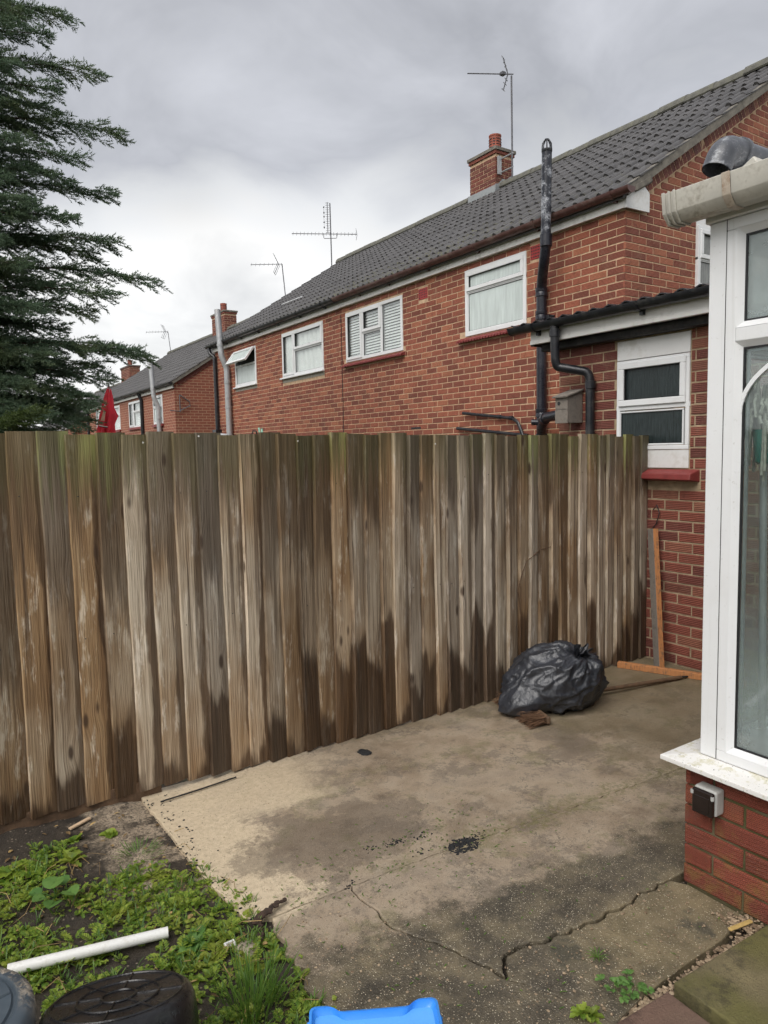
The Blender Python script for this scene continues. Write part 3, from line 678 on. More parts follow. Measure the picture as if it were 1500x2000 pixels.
# piece left of crack A and C
slab('concrete_slab', bed_edge[:-1]+jl2[:ia]+off(crackA, -0.0015, -0.005)+off(crackC, -0.004, -0.0015)[1:]+[(1.40, 0.9), (1.1, 0.9)], 0.001)
# piece between crack A, crack B and the joint
slab('concrete_slab', list(reversed(off(crackA, 0.0015, 0.005)))+jl2[ia+1:]+[(4.55, 1.512), (2.31, 1.510)]+list(reversed(off(crackB, 0.006, 0.0015)))[:-1], 0.003)
# piece below crack B, right of crack C, ending at the gravel gap along the paving slabs
slab('concrete_slab', off(crackB, -0.005, -0.0015)+[(2.27, 1.46), (2.265, 1.245), (2.10, 1.225), (1.86, 1.225), (1.70, 1.222), (1.56, 1.205)]+list(reversed(off(crackC, 0.004, 0.0015)))[:-1], -0.003)
# paving slabs, standing a little proud
slab('paving_slab', [(1.768, 1.176), (2.262, 1.154), (2.240, 0.650), (1.748, 0.660)], 0.032, -0.02, 'slab_green', 0.006)
slab('paving_slab', [(1.720, 1.166), (1.30, 1.185), (1.28, 0.66), (1.70, 0.655)], 0.032, -0.02, 'slab_red', 0.006)
slab('paving_slab', [(1.26, 1.00), (1.0, 1.0), (0.98, 0.66), (1.245, 0.655)], 0.030, -0.02, 'slab_red', 0.006)

# ================================================================ BRICKWORK
BL, BH, CO = 0.215, 0.065, 0.075
def brick_mesh(name, mat, seed, proud=0.0):
    rr = random.Random(seed); j = lambda a: rr.uniform(-a, a); c = 0.004
    x, z = BL/2, BH/2
    outer = [(-x,-z),(x,-z),(x,z),(-x,z)]
    vs = [(a, -0.02, d) for a, d in outer]+[(a+j(.0012), -c, d+j(.0012)) for a, d in outer]+[(a*(1-c/x)+j(.001), j(.0009), d*(1-c/z)+j(.001)) for a, d in outer]
    fs = [(0,1,5,4),(1,2,6,5),(2,3,7,6),(3,0,4,7),(4,5,9,8),(5,6,10,9),(6,7,11,10),(7,4,8,11),(8,9,10,11)]
    me = bpy.data.meshes.new(name); me.from_pydata(vs, [], [f[::-1] for f in fs]); me.update(); me.materials.append(MT[mat]); return me
FACE = {'-X': R(90), '-Y': R(180), '+Y': 0.0}
def brick_list(u0, u1, v0, v1, openings=(), par=0, lim=None):
    out = []; n0 = int(math.floor(v0/CO+0.5)); n1 = int(math.floor((v1-BH)/CO+1e-6))
    for k in range(n0, n1+1):
        zc = k*CO+BH/2+0.005; lo, hi = zc-BH/2, zc+BH/2
        a = u0 - (0.1125 if (k+par) % 2 else 0.0)
        while a < u1-0.03:
            segs = [(max(a, u0), min(a+BL, u1))]
            for (oa, ob, oc, od) in openings:
                if hi > oc+0.012 and lo < od-0.012:
                    ns = []
                    for s0, s1 in segs:
                        if ob <= s0 or oa >= s1: ns.append((s0, s1)); continue
                        if oa-s0 > 0.02: ns.append((s0, oa-0.005))
                        if s1-ob > 0.02: ns.append((ob+0.005, s1))
                    segs = ns
            for s0, s1 in segs:
                if lim: s0, s1 = lim(s0, s1, hi)
                if s1-s0 > 0.022: out.append(((s0+s1)/2, zc, s1-s0))
            a += 0.225
    return out
def place(face, plane, u, v):
    return Vector((plane, u, v)) if face == '-X' else Vector((u, plane, v))
def lay_bricks(parent, sets, mat, limit, name='brick', keep=None):
    """sets: list of (face, plane, [(u, v, len)]). The nearest become objects, the rest one joined part."""
    allb = []
    for face, plane, lst in sets:
        for u, v, l in lst:
            p = place(face, plane, u, v); vis = 1 if (keep is None or keep(p)) else 0
            allb.append((-vis, (p-Vector((0,0,CAM_H))).length, face, p, l))
    allb.sort(key=lambda t: (t[0], t[1]))
    meshes = [brick_mesh(name, mat, s) for s in range(6)]
    for _, d, face, p, l in allb[:limit]:
        link(name, random.choice(meshes), parent, loc=p+Vector((jit(.0015), jit(.0015), jit(.001))), rot=(jit(.004), jit(.004), FACE[face]+jit(.006)), scale=(l/BL, 1, 1))
    rest = allb[limit:]
    if rest:
        V, F = [], []
        for _, d, face, p, l in rest:
            me = random.choice(meshes); a = FACE[face]+jit(.006); c, s = math.cos(a), math.sin(a); k = len(V)
            for v in me.vertices:
                x, y, z = v.co.x*l/BL, v.co.y+jit(.0005), v.co.z
                V.append((p.x+c*x-s*y, p.y+s*x+c*y, p.z+z))
            F += [tuple(i+k for i in q.vertices) for q in me.polygons]
        me = bpy.data.meshes.new(name+'work'); me.from_pydata(V, [], F); me.update(); me.materials.append(MT[mat])
        o = link(name+'work', me, parent); o['kind'] = 'stuff'

# ================================================================ WINDOWS
def mapper(face, plane):
    if face == '-X': return lambda u, v, w: (plane-w, u, v)
    return lambda u, v, w: (u, plane-w, v)
def wbox(mb, P, u0, u1, v0, v1, w0, w1):
    a = P(u0, v0, w0); c = P(u1, v1, w1); mb.box(a[0], c[0], a[1], c[1], a[2], c[2])
def ring(mb, P, u0, u1, v0, v1, t, w0, w1):
    wbox(mb, P, u0, u1, v0, v0+t, w0, w1); wbox(mb, P, u0, u1, v1-t, v1, w0, w1)
    wbox(mb, P, u0, u0+t, v0+t, v1-t, w0, w1); wbox(mb, P, u1-t, u1, v0+t, v1-t, w0, w1)
def window(parent, P, u0, u1, v0, v1, cells, glass='glass', upvc='upvc', t=0.05, mull=(), depth=0.05, skip=()):
    mb = MB(); ring(mb, P, u0, u1, v0, v1, t, -depth, 0.010)
    for (a, b2, c, d) in mull: wbox(mb, P, a, b2, c, d, -depth+0.004, 0.008)
    wd = mb.build('window', upvc, parent, bevel=0.003)
    for i, (a, b2, c, d, sash) in enumerate(cells):
        if i in skip: continue
        e = 0.0
        if sash:
            mb = MB(); ring(mb, P, a-0.012, b2+0.012, c-0.012, d+0.012, 0.046, -0.012, 0.024); mb.build('sash', upvc, wd, bevel=0.004); e = 0.034
        else:
            mb = MB(); ring(mb, P, a, b2, c, d, 0.012, -0.02, 0.002); mb.build('glazing_bead', upvc, wd, bevel=0.003); e = 0.012
        mb = MB(); ring(mb, P, a+e-0.001, b2-e+0.001, c+e-0.001, d-e+0.001, 0.005, -0.016, -0.004 if not sash else 0.012); mb.build('gasket', 'gasket', wd)
        mb = MB(); wbox(mb, P, a+e, b2-e, c+e, d-e, -0.022, -0.010); mb.build('pane', glass, wd)
    return wd

# ================================================================ NEIGHBOURS' HOUSES
SL = 0.648; TH = math.atan(SL); CT, ST = math.cos(TH), math.sin(TH)
RX = 9.45
def roof_z(x): return 4.255+SL*(x-6.14)
def tile_mesh(name, mat, seed):
    rr = random.Random(seed); w = 0.3027; pr = []
    for k in range(2):
        o = k*w/2
        pr += [(o, 0.0), (o+0.010, 0.020), (o+0.028, 0.034), (o+0.050, 0.034), (o+0.068, 0.020), (o+0.078, 0.0)]
    pr.append((w, 0.0)); n = len(pr); L = 0.40; f = 0.022
    vs = [(x-w/2, 0.0+rr.uniform(-.002, .002), z+f) for x, z in pr]+[(x-w/2, L, z) for x, z in pr]+[(x-w/2, 0.002, z*0.55+f-0.014) for x, z in pr]
    fs = [(i, i+1, n+i+1, n+i) for i in range(n-1)]+[(2*n+i, 2*n+i+1, i+1, i) for i in range(n-1)]+[(0, n, 2*n), (n-1, 3*n-1, 2*n-1)]
    me = bpy.data.meshes.new(name); me.from_pydata(vs, [], fs); me.update()
    me.polygons.foreach_set('use_smooth', [True]*len(me.polygons))
    try: me.set_sharp_from_angle(angle=R(40))
    except Exception: pass
    me.materials.append(MT[mat]); return me
def lay_tiles(house, Ya, Yb, dz, limit, mat):
    slope = (RX-5.84)/CT; nc = 13; gauge = slope/nc; ncol = int(round((Yb-Ya)/0.3)); wcol = (Yb-Ya)/ncol
    items = []
    for c in range(nc):
        for k in range(ncol):
            s = c*gauge; x = 5.84+s*CT; y = Ya+(k+0.5)*wcol
            items.append(Vector((x+0.012*ST, y, roof_z(x)-0.030+dz)))
    items.sort(key=lambda p: (p-Vector((0,0,CAM_H))).length)
    ms = [tile_mesh('roof_tile', mat, s) for s in range(4)]
    B = Matrix(((0, CT, -ST), (-1, 0, 0), (0, ST, CT)))
    eul = B.to_euler()
    for p in items[:limit]:
        link('roof_tile', random.choice(ms), house, loc=p+Vector((jit(.006), jit(.004), jit(.004))), rot=(eul.x+jit(.018), eul.y+jit(.016), eul.z+jit(.012)), scale=(wcol/0.3027, 1, 1))
    V, F = [], []
    for p in items[limit:]:
        me = random.choice(ms); k = len(V); q = Matrix.Rotation(jit(.006), 3, 'X')
        V += [tuple(p+Vector((0, 0, jit(.0005)))+B @ (q @ v.co)) for v in me.vertices]
        F += [tuple(i+k for i in f.vertices) for f in me.polygons]
    if V:
        me = bpy.data.meshes.new('roof_tiling'); me.from_pydata(V, [], F); me.update(); me.materials.append(MT[mat])
        me.polygons.foreach_set('use_smooth', [True]*len(me.polygons))
        try: me.set_sharp_from_angle(angle=R(40))
        except Exception: pass
        o = link('roof_tiling', me, house); o['kind'] = 'stuff'
def gutter(house, x, z, ya, yb, r, mat, brackets, n=12, name='gutter'):
    pr = [(x+r*math.cos(a), z+r*math.sin(a)) for a in [math.pi+math.pi*i/n for i in range(n+1)]]
    pr += [(x+(r-.004)*math.cos(a), z+(r-.004)*math.sin(a)) for a in [2*math.pi-math.pi*i/n for i in range(n+1)]]
    mb = MB(); mb.extrude_y(pr, ya, yb)
    for ye in (ya, yb):
        c = [(x+(r+.004)*math.cos(a), z+(r+.004)*math.sin(a)) for a in [math.pi+math.pi*i/n for i in range(n+1)]]
        mb.extrude_y(c, ye-0.006, ye+0.006)
    gt = mb.build(name, mat, house, smooth=True)
    for yb_ in brackets:
        c = [(x+(r+.007)*math.cos(a), z+(r+.007)*math.sin(a)) for a in [math.pi+math.pi*i/n for i in range(n+1)]]
        c += [(x+(r-.006)*math.cos(a), z+(r-.006)*math.sin(a)+.004) for a in [2*math.pi-math.pi*i/n for i in range(n+1)]]
        mb = MB(); mb.extrude_y(c, yb_-0.018, yb_+0.018); mb.box(x+r*0.5, x+r+0.03, yb_-0.014, yb_+0.014, z-r-0.03, z-r*0.3)
        mb.build('bracket', mat, gt, smooth=True)
    return gt
def chimney(house, x0, x1, y0, y1, zb, zt, pot, detail=True, mat='brick_dark'):
    mb = MB(); mb.box(x0+.006, x1-.006, y0+.006, y1-.006, zb, zt)
    ch = mb.build('chimney', 'mortar', house)
    sets = []
    n0 = int(zb/CO)*CO
    sets.append(('-X', x0, brick_list(y0, y1, zb, zt-0.06))); sets.append(('-Y', y0, brick_list(x0, x1, zb, zt-0.06, par=1)))
    meshes = [brick_mesh('brick', mat, 60+s) for s in range(3)]
    for face, plane, lst in sets:
        for u, v, l in lst: link('brick', random.choice(meshes), ch, loc=place(face, plane, u, v), rot=(0, 0, FACE[face]+jit(.006)), scale=(l/BL, 1, 1))
    for k, o in enumerate((0.02, 0.04)):
        mb = MB(); mb.box(x0-o, x1+o, y0-o, y1+o, zt-0.07+k*0.06, zt-0.012+k*0.06); mb.build('corbel', mat if k == 0 else 'verge', ch, bevel=0.004)
    px_, py_, r = pot
    mb = MB(); mb.lathe([(r*1.06, zt+.04), (r*1.06, zt+.07), (r, zt+.08), (r*0.98, zt+.34), (r*1.05, zt+.35), (r*1.05, zt+.375), (r*0.7, zt+.385)], (px_, py_, 0), 20, cap1=True)
    p = mb.build('chimney_pot', 'clay', ch, smooth=True)
    mb = MB()
    for k in range(4):
        for j in range(10):
            a = 2*math.pi*j/10; c, s = math.cos(a), math.sin(a); t = Vector((-s, c, 0)); q = Vector((px_+c*r*0.99, py_+s*r*0.99, zt+.15+k*.048))
            mb.bar(q-t*0.024, q+t*0.024, 0.012, 0.014)
    mb.build('vent_slots', 'gasket', p)
    return ch

def house_shell(name_label, Y0, Y1, dz, openings, back=12.9):
    h = thing('house', name_label, 'house', (XW+3.4, (Y0+Y1)/2, 0), 'red brick houses behind the fence')
    mb = MB(); zt = 3.93+dz; ops = sorted(openings); u = Y0+0.006
    xa, xb = XW+0.004, XW+0.11
    for (oa, ob, oc, od) in ops:
        if oa-u > 0: mb.box(xa, xb, u, oa, -1.0, zt)
        mb.box(xa, xb, oa, ob, -1.0, oc); mb.box(xa, xb, oa, ob, od, zt); u = ob
    mb.box(xa, xb, u, Y1, -1.0, zt)
    return h, mb, zt
def gable_prism(mb, Ya, Yb, dz, back=12.9):
    ez = roof_z(XW)-0.10+dz; rz = roof_z(RX)-0.10+dz
    pr = [(XW+0.006, -1.0), (back, -1.0), (back, ez), (RX, rz), (XW+0.006, ez)]
    mb.extrude_y(pr, Ya, Yb)
def roof_common(h, Y0, Y1, dz, limit, mat, back=12.9):
    lay_tiles(h, Y0-0.08, Y1+0.10, dz, limit, mat)
    e = 0.055
    mb = MB()      # roof deck under the tiles and the far slope
    mb.extrude_y([(5.90, roof_z(5.90)-e-0.02+dz), (RX, roof_z(RX)-e+dz), (RX, roof_z(RX)-e-0.06+dz), (5.90, roof_z(5.90)-e-0.07+dz)], Y0-0.05, Y1+0.06)
    mb.extrude_y([(RX, roof_z(RX)-0.02+dz), (2*RX-5.84, roof_z(5.84)-0.03+dz), (2*RX-5.84, roof_z(5.84)-0.10+dz), (RX, roof_z(RX)-0.10+dz)], Y0-0.05, Y1+0.06)
    mb.build('roof', mat, h)
    n = int((Y1-Y0+0.2)/0.44)+1; L = (Y1-Y0+0.18)/n
    pr = [(-0.135, -0.075), (-0.115, -0.02), (-0.075, 0.025), (-0.03, 0.045), (0.03, 0.045), (0.075, 0.025), (0.115, -0.02), (0.135, -0.075)]
    pr += [(a*0.9, c-0.02) for a, c in reversed(pr)]
    mb = MB(); mb.extrude_y(pr, 0.004, L+0.012); me = mb.mesh('ridge_tile', smooth=True); me.materials.append(MT['ridge'])
    for k in range(n): link('ridge_tile', me, h, loc=(RX+jit(.006), Y0-0.09+k*L, roof_z(RX)+0.035+dz+jit(.009)), rot=(jit(.014), 0, jit(.02)))

# ---- the nearer house, whose gable corner stands beyond the lean-to
O_near = (6.010, 7.085, 3.014, 3.83); O_bl = (8.465, 10.055, 3.020, 3.80); O_cu = (10.815, 12.415, 2.995, 3.812); O_far = (13.64, 14.75, 3.012, 3.765)
Y1A = 15.95
house, core, ztop = house_shell('long red brick house with grey tiled roof and four white windows above the fence', YG, Y1A, 0.0, [O_near, O_bl, O_cu, O_far])
gable_prism(core, YG+0.0045, YG+0.12, 0.0); gable_prism(core, Y1A-0.12, Y1A, 0.0)
core.box(12.8, 12.9, YG+0.13, Y1A-0.13, -1.0, 3.9)
core.build('wall', 'mortar', house)
sill_cut = [(5.95, 7.20, 2.925, 3.02), (8.41, 10.13, 2.935, 3.025), (10.80, 12.43, 2.90, 3.0), (13.62, 14.80, 2.93, 3.02)]
air = [(7.87, 8.08, 3.645, 3.80), (5.76, 5.95, 3.70, 3.86)]
ow = [O_near, O_bl, O_cu, O_far]+sill_cut+air
GW = (7.172, 7.80, 3.27, 4.02)
long_b = brick_list(YG, Y1A, -0.05, 3.93, ow)
def lim_g(s0, s1, hi):
    xmin = (hi+0.25-4.255)/SL+6.14
    return max(s0, xmin), s1
gab_b = brick_list(XW, 10.2, 2.25, 6.3, [GW, (5.9, 6.302, 3.905, 4.085)], par=1, lim=lim_g)
lay_bricks(house, [('-X', XW, long_b), ('-Y', YG, gab_b)], 'brick', 300, keep=lambda p: p.z > 2.62 and p.x < 7.6 or (p.x < 6.01 and p.z > 1.72))
roof_common(house, YG, Y1A, 0.0, 300, 'tile')
# verge: mortar bed and a raked course of bricks on edge
mb = MB(); mb.bar((5.93, YG-0.030, roof_z(5.93)-0.075), (RX+0.05, YG-0.030, roof_z(RX+0.05)-0.075), 0.085, 0.085, up=(-ST, 0, CT)); mb.build('verge', 'verge', house)
me = brick_mesh('verge_brick', 'brick_dark', 5); k = 0
s = 0.25
while s < 4.2:
    x = 5.95+s*CT; z = roof_z(x)-0.195
    o = link('verge_brick', me, house, loc=(x, YG-0.016+jit(.002), z), scale=(0.068/BL, 1, 0.112/BH))
    o.rotation_euler = Matrix(((-CT, 0, -ST), (0, -1, 0), (-ST, 0, CT))).to_euler()
    s += 0.0755
mb = MB(); mb.bar((6.16, YG-0.004, roof_z(6.16)-0.195), (RX, YG-0.004, roof_z(RX)-0.195), 0.020, 0.12, up=(-ST, 0, CT)); mb.build('verge_mortar', 'mortar', house)
# eaves: fascia, return board, gutter
mb = MB(); mb.box(5.945, 5.968, YG-0.028, 10.18, 3.905, 4.075); mb.box(5.968, 6.0, YG, 10.18, 3.908, 3.925); mb.build('fascia', 'fascia', house, bevel=0.002)
mb = MB(); mb.box(5.947, 5.970, 10.186, Y1A+0.05, 3.900, 4.07); mb.box(5.970, 6.0, 10.186, Y1A, 3.904, 3.92); mb.build('fascia', 'fascia', house, bevel=0.002)
mb = MB(); mb.add([(5.946, YG-0.052, 3.902), (6.302, YG-0.052, 3.908), (6.302, YG-0.052, 4.09), (6.22, YG-0.052, 4.145), (5.946, YG-0.052, 4.05),
                   (5.946, YG-0.030, 3.902), (6.302, YG-0.030, 3.908), (6.302, YG-0.030, 4.09), (6.22, YG-0.030, 4.145), (5.946, YG-0.030, 4.05)],
                  [(0,1,2,3,4), (9,8,7,6,5), (0,5,6,1), (1,6,7,2), (2,7,8,3), (3,8,9,4), (4,9,5,0)]); mb.build('eaves_end_board', 'board_white', house)
mb = MB(); mb.bar((6.05, YG-0.05, 4.09), (6.32, YG-0.05, roof_z(6.32)-0.135), 0.05, 0.075); mb.build('eaves_stone', 'verge', house, bevel=0.015)
gutter(house, 5.872, 4.055, 4.50, 10.18, 0.058, 'gutter_brown', [4.72, 5.75, 6.75, 7.75, 8.70, 9.5])
gutter(house, 5.872, 4.050, 10.21, 16.10, 0.056, 'black', [10.6, 11.5, 12.4, 13.3, 14.2, 15.0, 15.7])
# windows of the long wall
PL = mapper('-X', XW)
a, b2, c, d = O_near
w1 = window(house, PL, a, b2, c, d, [(a+.05, b2-.05, 3.575, d-.05, True), (a+.05, b2-.05, c+.05, 3.545, False)], 'frost', mull=[(a, b2, 3.545, 3.575)])
a, b2, c, d = O_bl
m1, m2 = b2-0.50, b2-1.035
w2 = window(house, PL, a, b2, c, d, [(m1+.02, b2-.04, c+.04, d-.04, True), (m2+.02, m1-.02, 3.44, d-.04, True), (m2+.02, m1-.02, c+.04, 3.41, False), (a+.04, m2-.02, c+.04, d-.04, False)],
            mull=[(m1-.02, m1+.02, c, d), (m2-.02, m2+.02, c, d), (m2, m1, 3.41, 3.44)])
mb = MB(); k = 0
z = c+0.05
while z < d-0.04:
    mb.bar((XW+0.050, a+.05, z), (XW+0.050, b2-.05, z), 0.040, 0.003, up=(-0.80, 0, 0.60)); z += 0.042
mb.build('blind', 'slat', w2); mb = MB(); mb.box(XW+0.20, XW+0.22, a-.1, b2+.1, c-.1, d+.1); mb.build('room_shade_panel', 'dark', w2)  # near-black sheet behind the blind, its colour stands in for room shade
a, b2, c, d = O_cu
m1 = b2-0.50
w3 = window(house, PL, a, b2, c, d, [(m1+.02, b2-.04, c+.04, d-.04, True), (a+.04, m1-.02, 3.47, d-.04, True), (a+.04, m1-.02, c+.04, 3.44, False)],
            mull=[(m1-.02, m1+.02, c, d), (a, m1, 3.44, 3.47)])
def curtain(parent, ya, yb, za, zb, x, amp=0.012, f=34):
    mb = MB(); n = 90
    for i in range(n+1):
        y = ya+(yb-ya)*i/n; xx = x+amp*math.sin(y*f+1.3*math.sin(y*5))
        mb.v += [(xx, y, za), (xx, y, zb)]
    mb.f += [(2*i, 2*i+1, 2*i+3, 2*i+2) for i in range(n)]
    return mb.build('curtain', 'curtain', parent, smooth=True, recalc=False)
curtain(w3, a+.03, b2-.03, c, d, XW+0.050)
a, b2, c, d = O_far
w4 = window(house, PL, a, b2, c, d, [(a+.05, b2-.05, 3.46, d-.05, True), (a+.05, b2-.05, c+.05, 3.43, False)], 'frost', mull=[(a, b2, 3.43, 3.46)], skip=(0,))
# its top light is propped open
hz, hx = d-0.03, XW-0.015; ang = R(36); dn = Vector((-math.sin(ang), 0, -math.cos(ang))); L = 0.33
mb = MB(); nn = Vector((-math.cos(ang), 0, math.sin(ang)))
def op(y, s): return Vector((hx, y, hz))+dn*s
for (ya, yb, s0, s1) in ((a+.03, b2-.03, 0.0, 0.045), (a+.03, b2-.03, L-0.045, L), (a+.03, a+.075, 0.045, L-.045), (b2-.075, b2-.03, 0.045, L-.045)):
    vs = [op(y, s)+nn*w for w in (0, 0.04) for y, s in ((ya, s0), (yb, s0), (yb, s1), (ya, s1))]
    mb.add(vs, [(0,1,2,3), (7,6,5,4), (0,4,5,1), (1,5,6,2), (2,6,7,3), (3,7,4,0)])
so = mb.build('sash', 'upvc', w4, bevel=0.003)
mb = MB(); mb.add([op(a+.07, .04)+nn*.02, op(b2-.07, .04)+nn*.02, op(b2-.07, L-.04)+nn*.02, op(a+.07, L-.04)+nn*.02], [(0,1,2,3)]); mb.build('pane', 'frost', so)
mb = MB(); mb.box(XW+0.045, XW+0.06, a+.03, b2-.03, 3.4, d); mb.build('room_shade_panel', 'dark', w4)  # dark sheet behind the open top light, the room's shade painted on it
# sills: red tile sills below two windows, white sills with render below the other two
def tile_sill(parent, ya, yb, z, fx=0.075):
    mb = MB(); n = int((yb-ya)/0.05); L = (yb-ya)/n
    for i in range(n):
        y = ya+i*L
        vs = [(XW+.01, y, z+.06), (XW+.01, y+L-.004, z+.06), (XW-fx, y, z+.015), (XW-fx, y+L-.004, z+.015), (XW-fx, y+L*.2, z-.008), (XW-fx, y+L*.75, z-.008), (XW+.01, y, z-.0), (XW+.01, y+L-.004, z-.0)]
        mb.add(vs, [(0,2,3,1), (2,4,5,3), (0,6,4,2), (1,3,5,7), (6,7,5,4)])
    return mb.build('sill', 'redsill', parent)
tile_sill(w1, 5.955, 7.20, 2.945); tile_sill(w2, 8.415, 10.125, 2.950)
for w, O in ((w3, O_cu), (w4, O_far)):
    mb = MB(); mb.box(XW-0.055, XW, O[0]-.02, O[1]+.05, O[2]-0.032, O[2]-0.004); mb.build('sill', 'upvc', w, bevel=0.005)
    mb = MB(); mb.box(XW-0.002, XW+.01, O[0]-.01, O[1]+.01, O[2]-0.095, O[2]-0.034); mb.build('render_strip', 'render_grey', w)
# gable window
PG = mapper('-Y', YG-0.020)
a, b2, c, d = GW
mb_w = window(house, PG, a, b2, c, 3.93, [(a+.05, b2-.05, 3.60, 3.88, True), (a+.05, b2-.05, c+.05, 3.57, False)], 'frost_grey', mull=[(a, b2, 3.57, 3.60)])
mb = MB(); mb.box(a, b2, YG-0.004, YG+.006, 3.932, 4.02); mb.build('lintel_board', 'board_white', mb_w)
# air bricks
for (a, b2, c, d) in air:
    mb = MB(); mb.box(XW-.004, XW+.006, a+.004, b2-.004, c+.004, d-.004); v = mb.build('air_brick', 'redpaint', house, bevel=0.003)
    mb = MB()
    for i in range(5):
        for j in range(4): mb.box(XW-.0055, XW-.003, a+.022+i*(b2-a-.06)/4, a+.040+i*(b2-a-.06)/4, c+.022+j*(d-c-.06)/3, c+.038+j*(d-c-.06)/3)
    mb.build('vent_holes', 'gasket', v)
mb = MB(); mb.box(XW-.003, XW+.002, 8.07, 8.30, 1.888, 1.915); mb.build('missing_mortar', 'dark', house)
mb = MB()     # long settlement crack between the two dwellings
pts = [(XW-0.003, 10.20+0.012*mnoise.noise(Vector((0, 0, z*6))), z) for z in [1.3+0.1*i for i in range(26)]]
mb.tube(pts, 0.006, 5); mb.build('party_wall_seam', 'dark', house)
# black soil pipe with offset, caged top and branch
mb = MB(); path = fillet([(5.925, 5.706, 0.6), (5.925, 5.706, 3.36), (5.78, 5.53, 3.56), (5.745, 5.47, 3.72)], 0.09)
mb.tube(path, 0.055, 16); sp = mb.build('soil_pipe', 'black_pipe', house, smooth=True)
mb = MB(); mb.tube([(5.745, 5.47, 3.70), (5.745, 5.455, 4.665)], 0.052, 16); mb.build('upper_pipe', 'pipe_flaked', sp, smooth=True)
for z in (3.30, 3.05, 1.98, 1.70):
    mb = MB(); mb.lathe([(0.056, z-.05), (0.066, z-.045), (0.066, z-.01), (0.062, z), (0.066, z+.01), (0.066, z+.045), (0.056, z+.05)], (5.925, 5.706, 0), 16); mb.build('collar', 'black_pipe', sp, smooth=True)
mb = MB(); mb.lathe([(0.054, 3.70), (0.064, 3.71), (0.064, 3.83), (0.054, 3.84)], (5.745, 5.466, 0), 16); mb.build('collar', 'black_pipe', sp, smooth=True)
mb = MB()
for z in (3.02,): mb.box(5.93, 6.0, 5.60, 5.65, z-.025, z+.025); mb.tube([(5.95, 5.62, z), (5.95, 5.54, z)], 0.012, 8)
mb.build('bracket', 'black', sp)
mb = MB(); mb.lathe([(0.053, 4.66), (0.056, 4.665), (0.056, 4.69)], (5.745, 5.455, 0), 16)
for j in range(8):
    a = 2*math.pi*j/8; mb.tube([(5.745+.05*math.cos(a), 5.455+.05*math.sin(a), 4.685), (5.745+.045*math.cos(a), 5.455+.045*math.sin(a), 4.75), (5.745+.02*math.cos(a), 5.455+.02*math.sin(a), 4.79)], 0.006, 5)
mb.lathe([(0.022, 4.785), (0.022, 4.795)], (5.745, 5.455, 0), 10, cap0=True, cap1=True)
mb.build('vent_cage', 'black', sp, smooth=True)
mb = MB(); mb.tube(fillet([(5.925, 5.706, 1.74), (5.86, 5.64, 1.82), (5.78, 5.50, 1.92), (5.70, 5.20, 1.94)], 0.05), 0.052, 14); mb.lathe([(0.054, -.03), (0.062, -.025), (0.062, .025), (0.054, .03)], (5.80, 5.54, 1.90), 14, axis=(-0.5, -0.8, 0.3))
mb.tube([(5.90, 5.72, 1.875), (5.86, 5.79, 1.88)], 0.034, 12)
mb.build('branch_pipe', 'black_pipe', sp, smooth=True)
# two thin waste pipes
mb = MB(); mb.tube(fillet([(5.955, 7.10, 2.052), (5.955, 6.20, 1.945), (5.945, 6.10, 1.90), (5.945, 6.0, 1.70), (5.945, 5.98, 1.4)], 0.05), 0.020, 10)
for y in (6.42, 6.22): mb.lathe([(0.021, -.03), (0.027, -.025), (0.027, .025), (0.021, .03)], (5.955, y, 1.945+(y-6.2)*0.119), 10, axis=(0, 1, 0.119))
mb.build('waste_pipe', 'black', house, smooth=True)
mb = MB(); mb.tube([(5.955, 7.22, 1.862), (5.955, 5.95, 1.735)], 0.021, 10); mb.build('waste_pipe', 'black', house, smooth=True)
# galvanised boiler flue and downpipe at the far end
def flue(parent, x, ya, z0, zmid, zt, r=0.066, name='boiler_flue', lean=0.10):
    mb = MB(); mb.tube(fillet([(x, ya, z0), (x, ya+.03, zmid-0.25), (x-0.10, ya+.06, zmid+.02), (x-0.11, ya+.08, zmid+0.25), (x-0.11, ya+.08+lean, zt)], 0.06), r, 14)
    f = mb.build(name, 'grey_pipe', parent, smooth=True)
    for z in (zmid-.55, zmid-1.1, zmid+.25): 
        q = (x, ya+.02, z) if z < zmid else (x-.11, ya+.085, z)
        mb = MB(); mb.lathe([(r, -.03), (r+.008, -.025), (r+.008, .025), (r, .03)], q, 14); mb.build('collar', 'grey_pipe', f, smooth=True)
    return f
flue(house, 5.915, 15.0, 0.8, 3.70, 4.72)
mb = MB(); mb.tube([(5.915, 14.99, 2.0), (5.915, 15.0, 1.95), (5.80, 15.25, 1.98)], 0.07, 12); mb.build('flue_elbow', 'grey_pipe', house, smooth=True)
mb = MB(); mb.tube(fillet([(5.872, 15.98, 3.99), (5.88, 15.95, 3.88), (5.945, 15.82, 3.78), (5.945, 15.80, 0.5)], 0.05), 0.045, 12); mb.box(5.86, 6.0, 15.70, 15.92, 2.08, 2.14); mb.build('downpipe', 'black', house, smooth=True)
# chimney with lead flashing
ch = chimney(house, 9.25, 9.69, 10.04, 10.755, 6.1, 7.02, (9.48, 10.30, 0.112))
mb = MB(); mb.bar((9.235, 10.02, 6.24), (9.235, 10.79, 6.24), 0.02, 0.30)
mb.add([(9.22, 10.025, 6.20), (9.72, 10.025, 6.40), (9.72, 10.025, 6.62), (9.60, 10.025, 6.60), (9.50, 10.025, 6.52), (9.40, 10.025, 6.52), (9.30, 10.025, 6.42), (9.22, 10.025, 6.40)], [(0,1,2,3,4,5,6,7)])
mb.build('flashing', 'lead', ch)
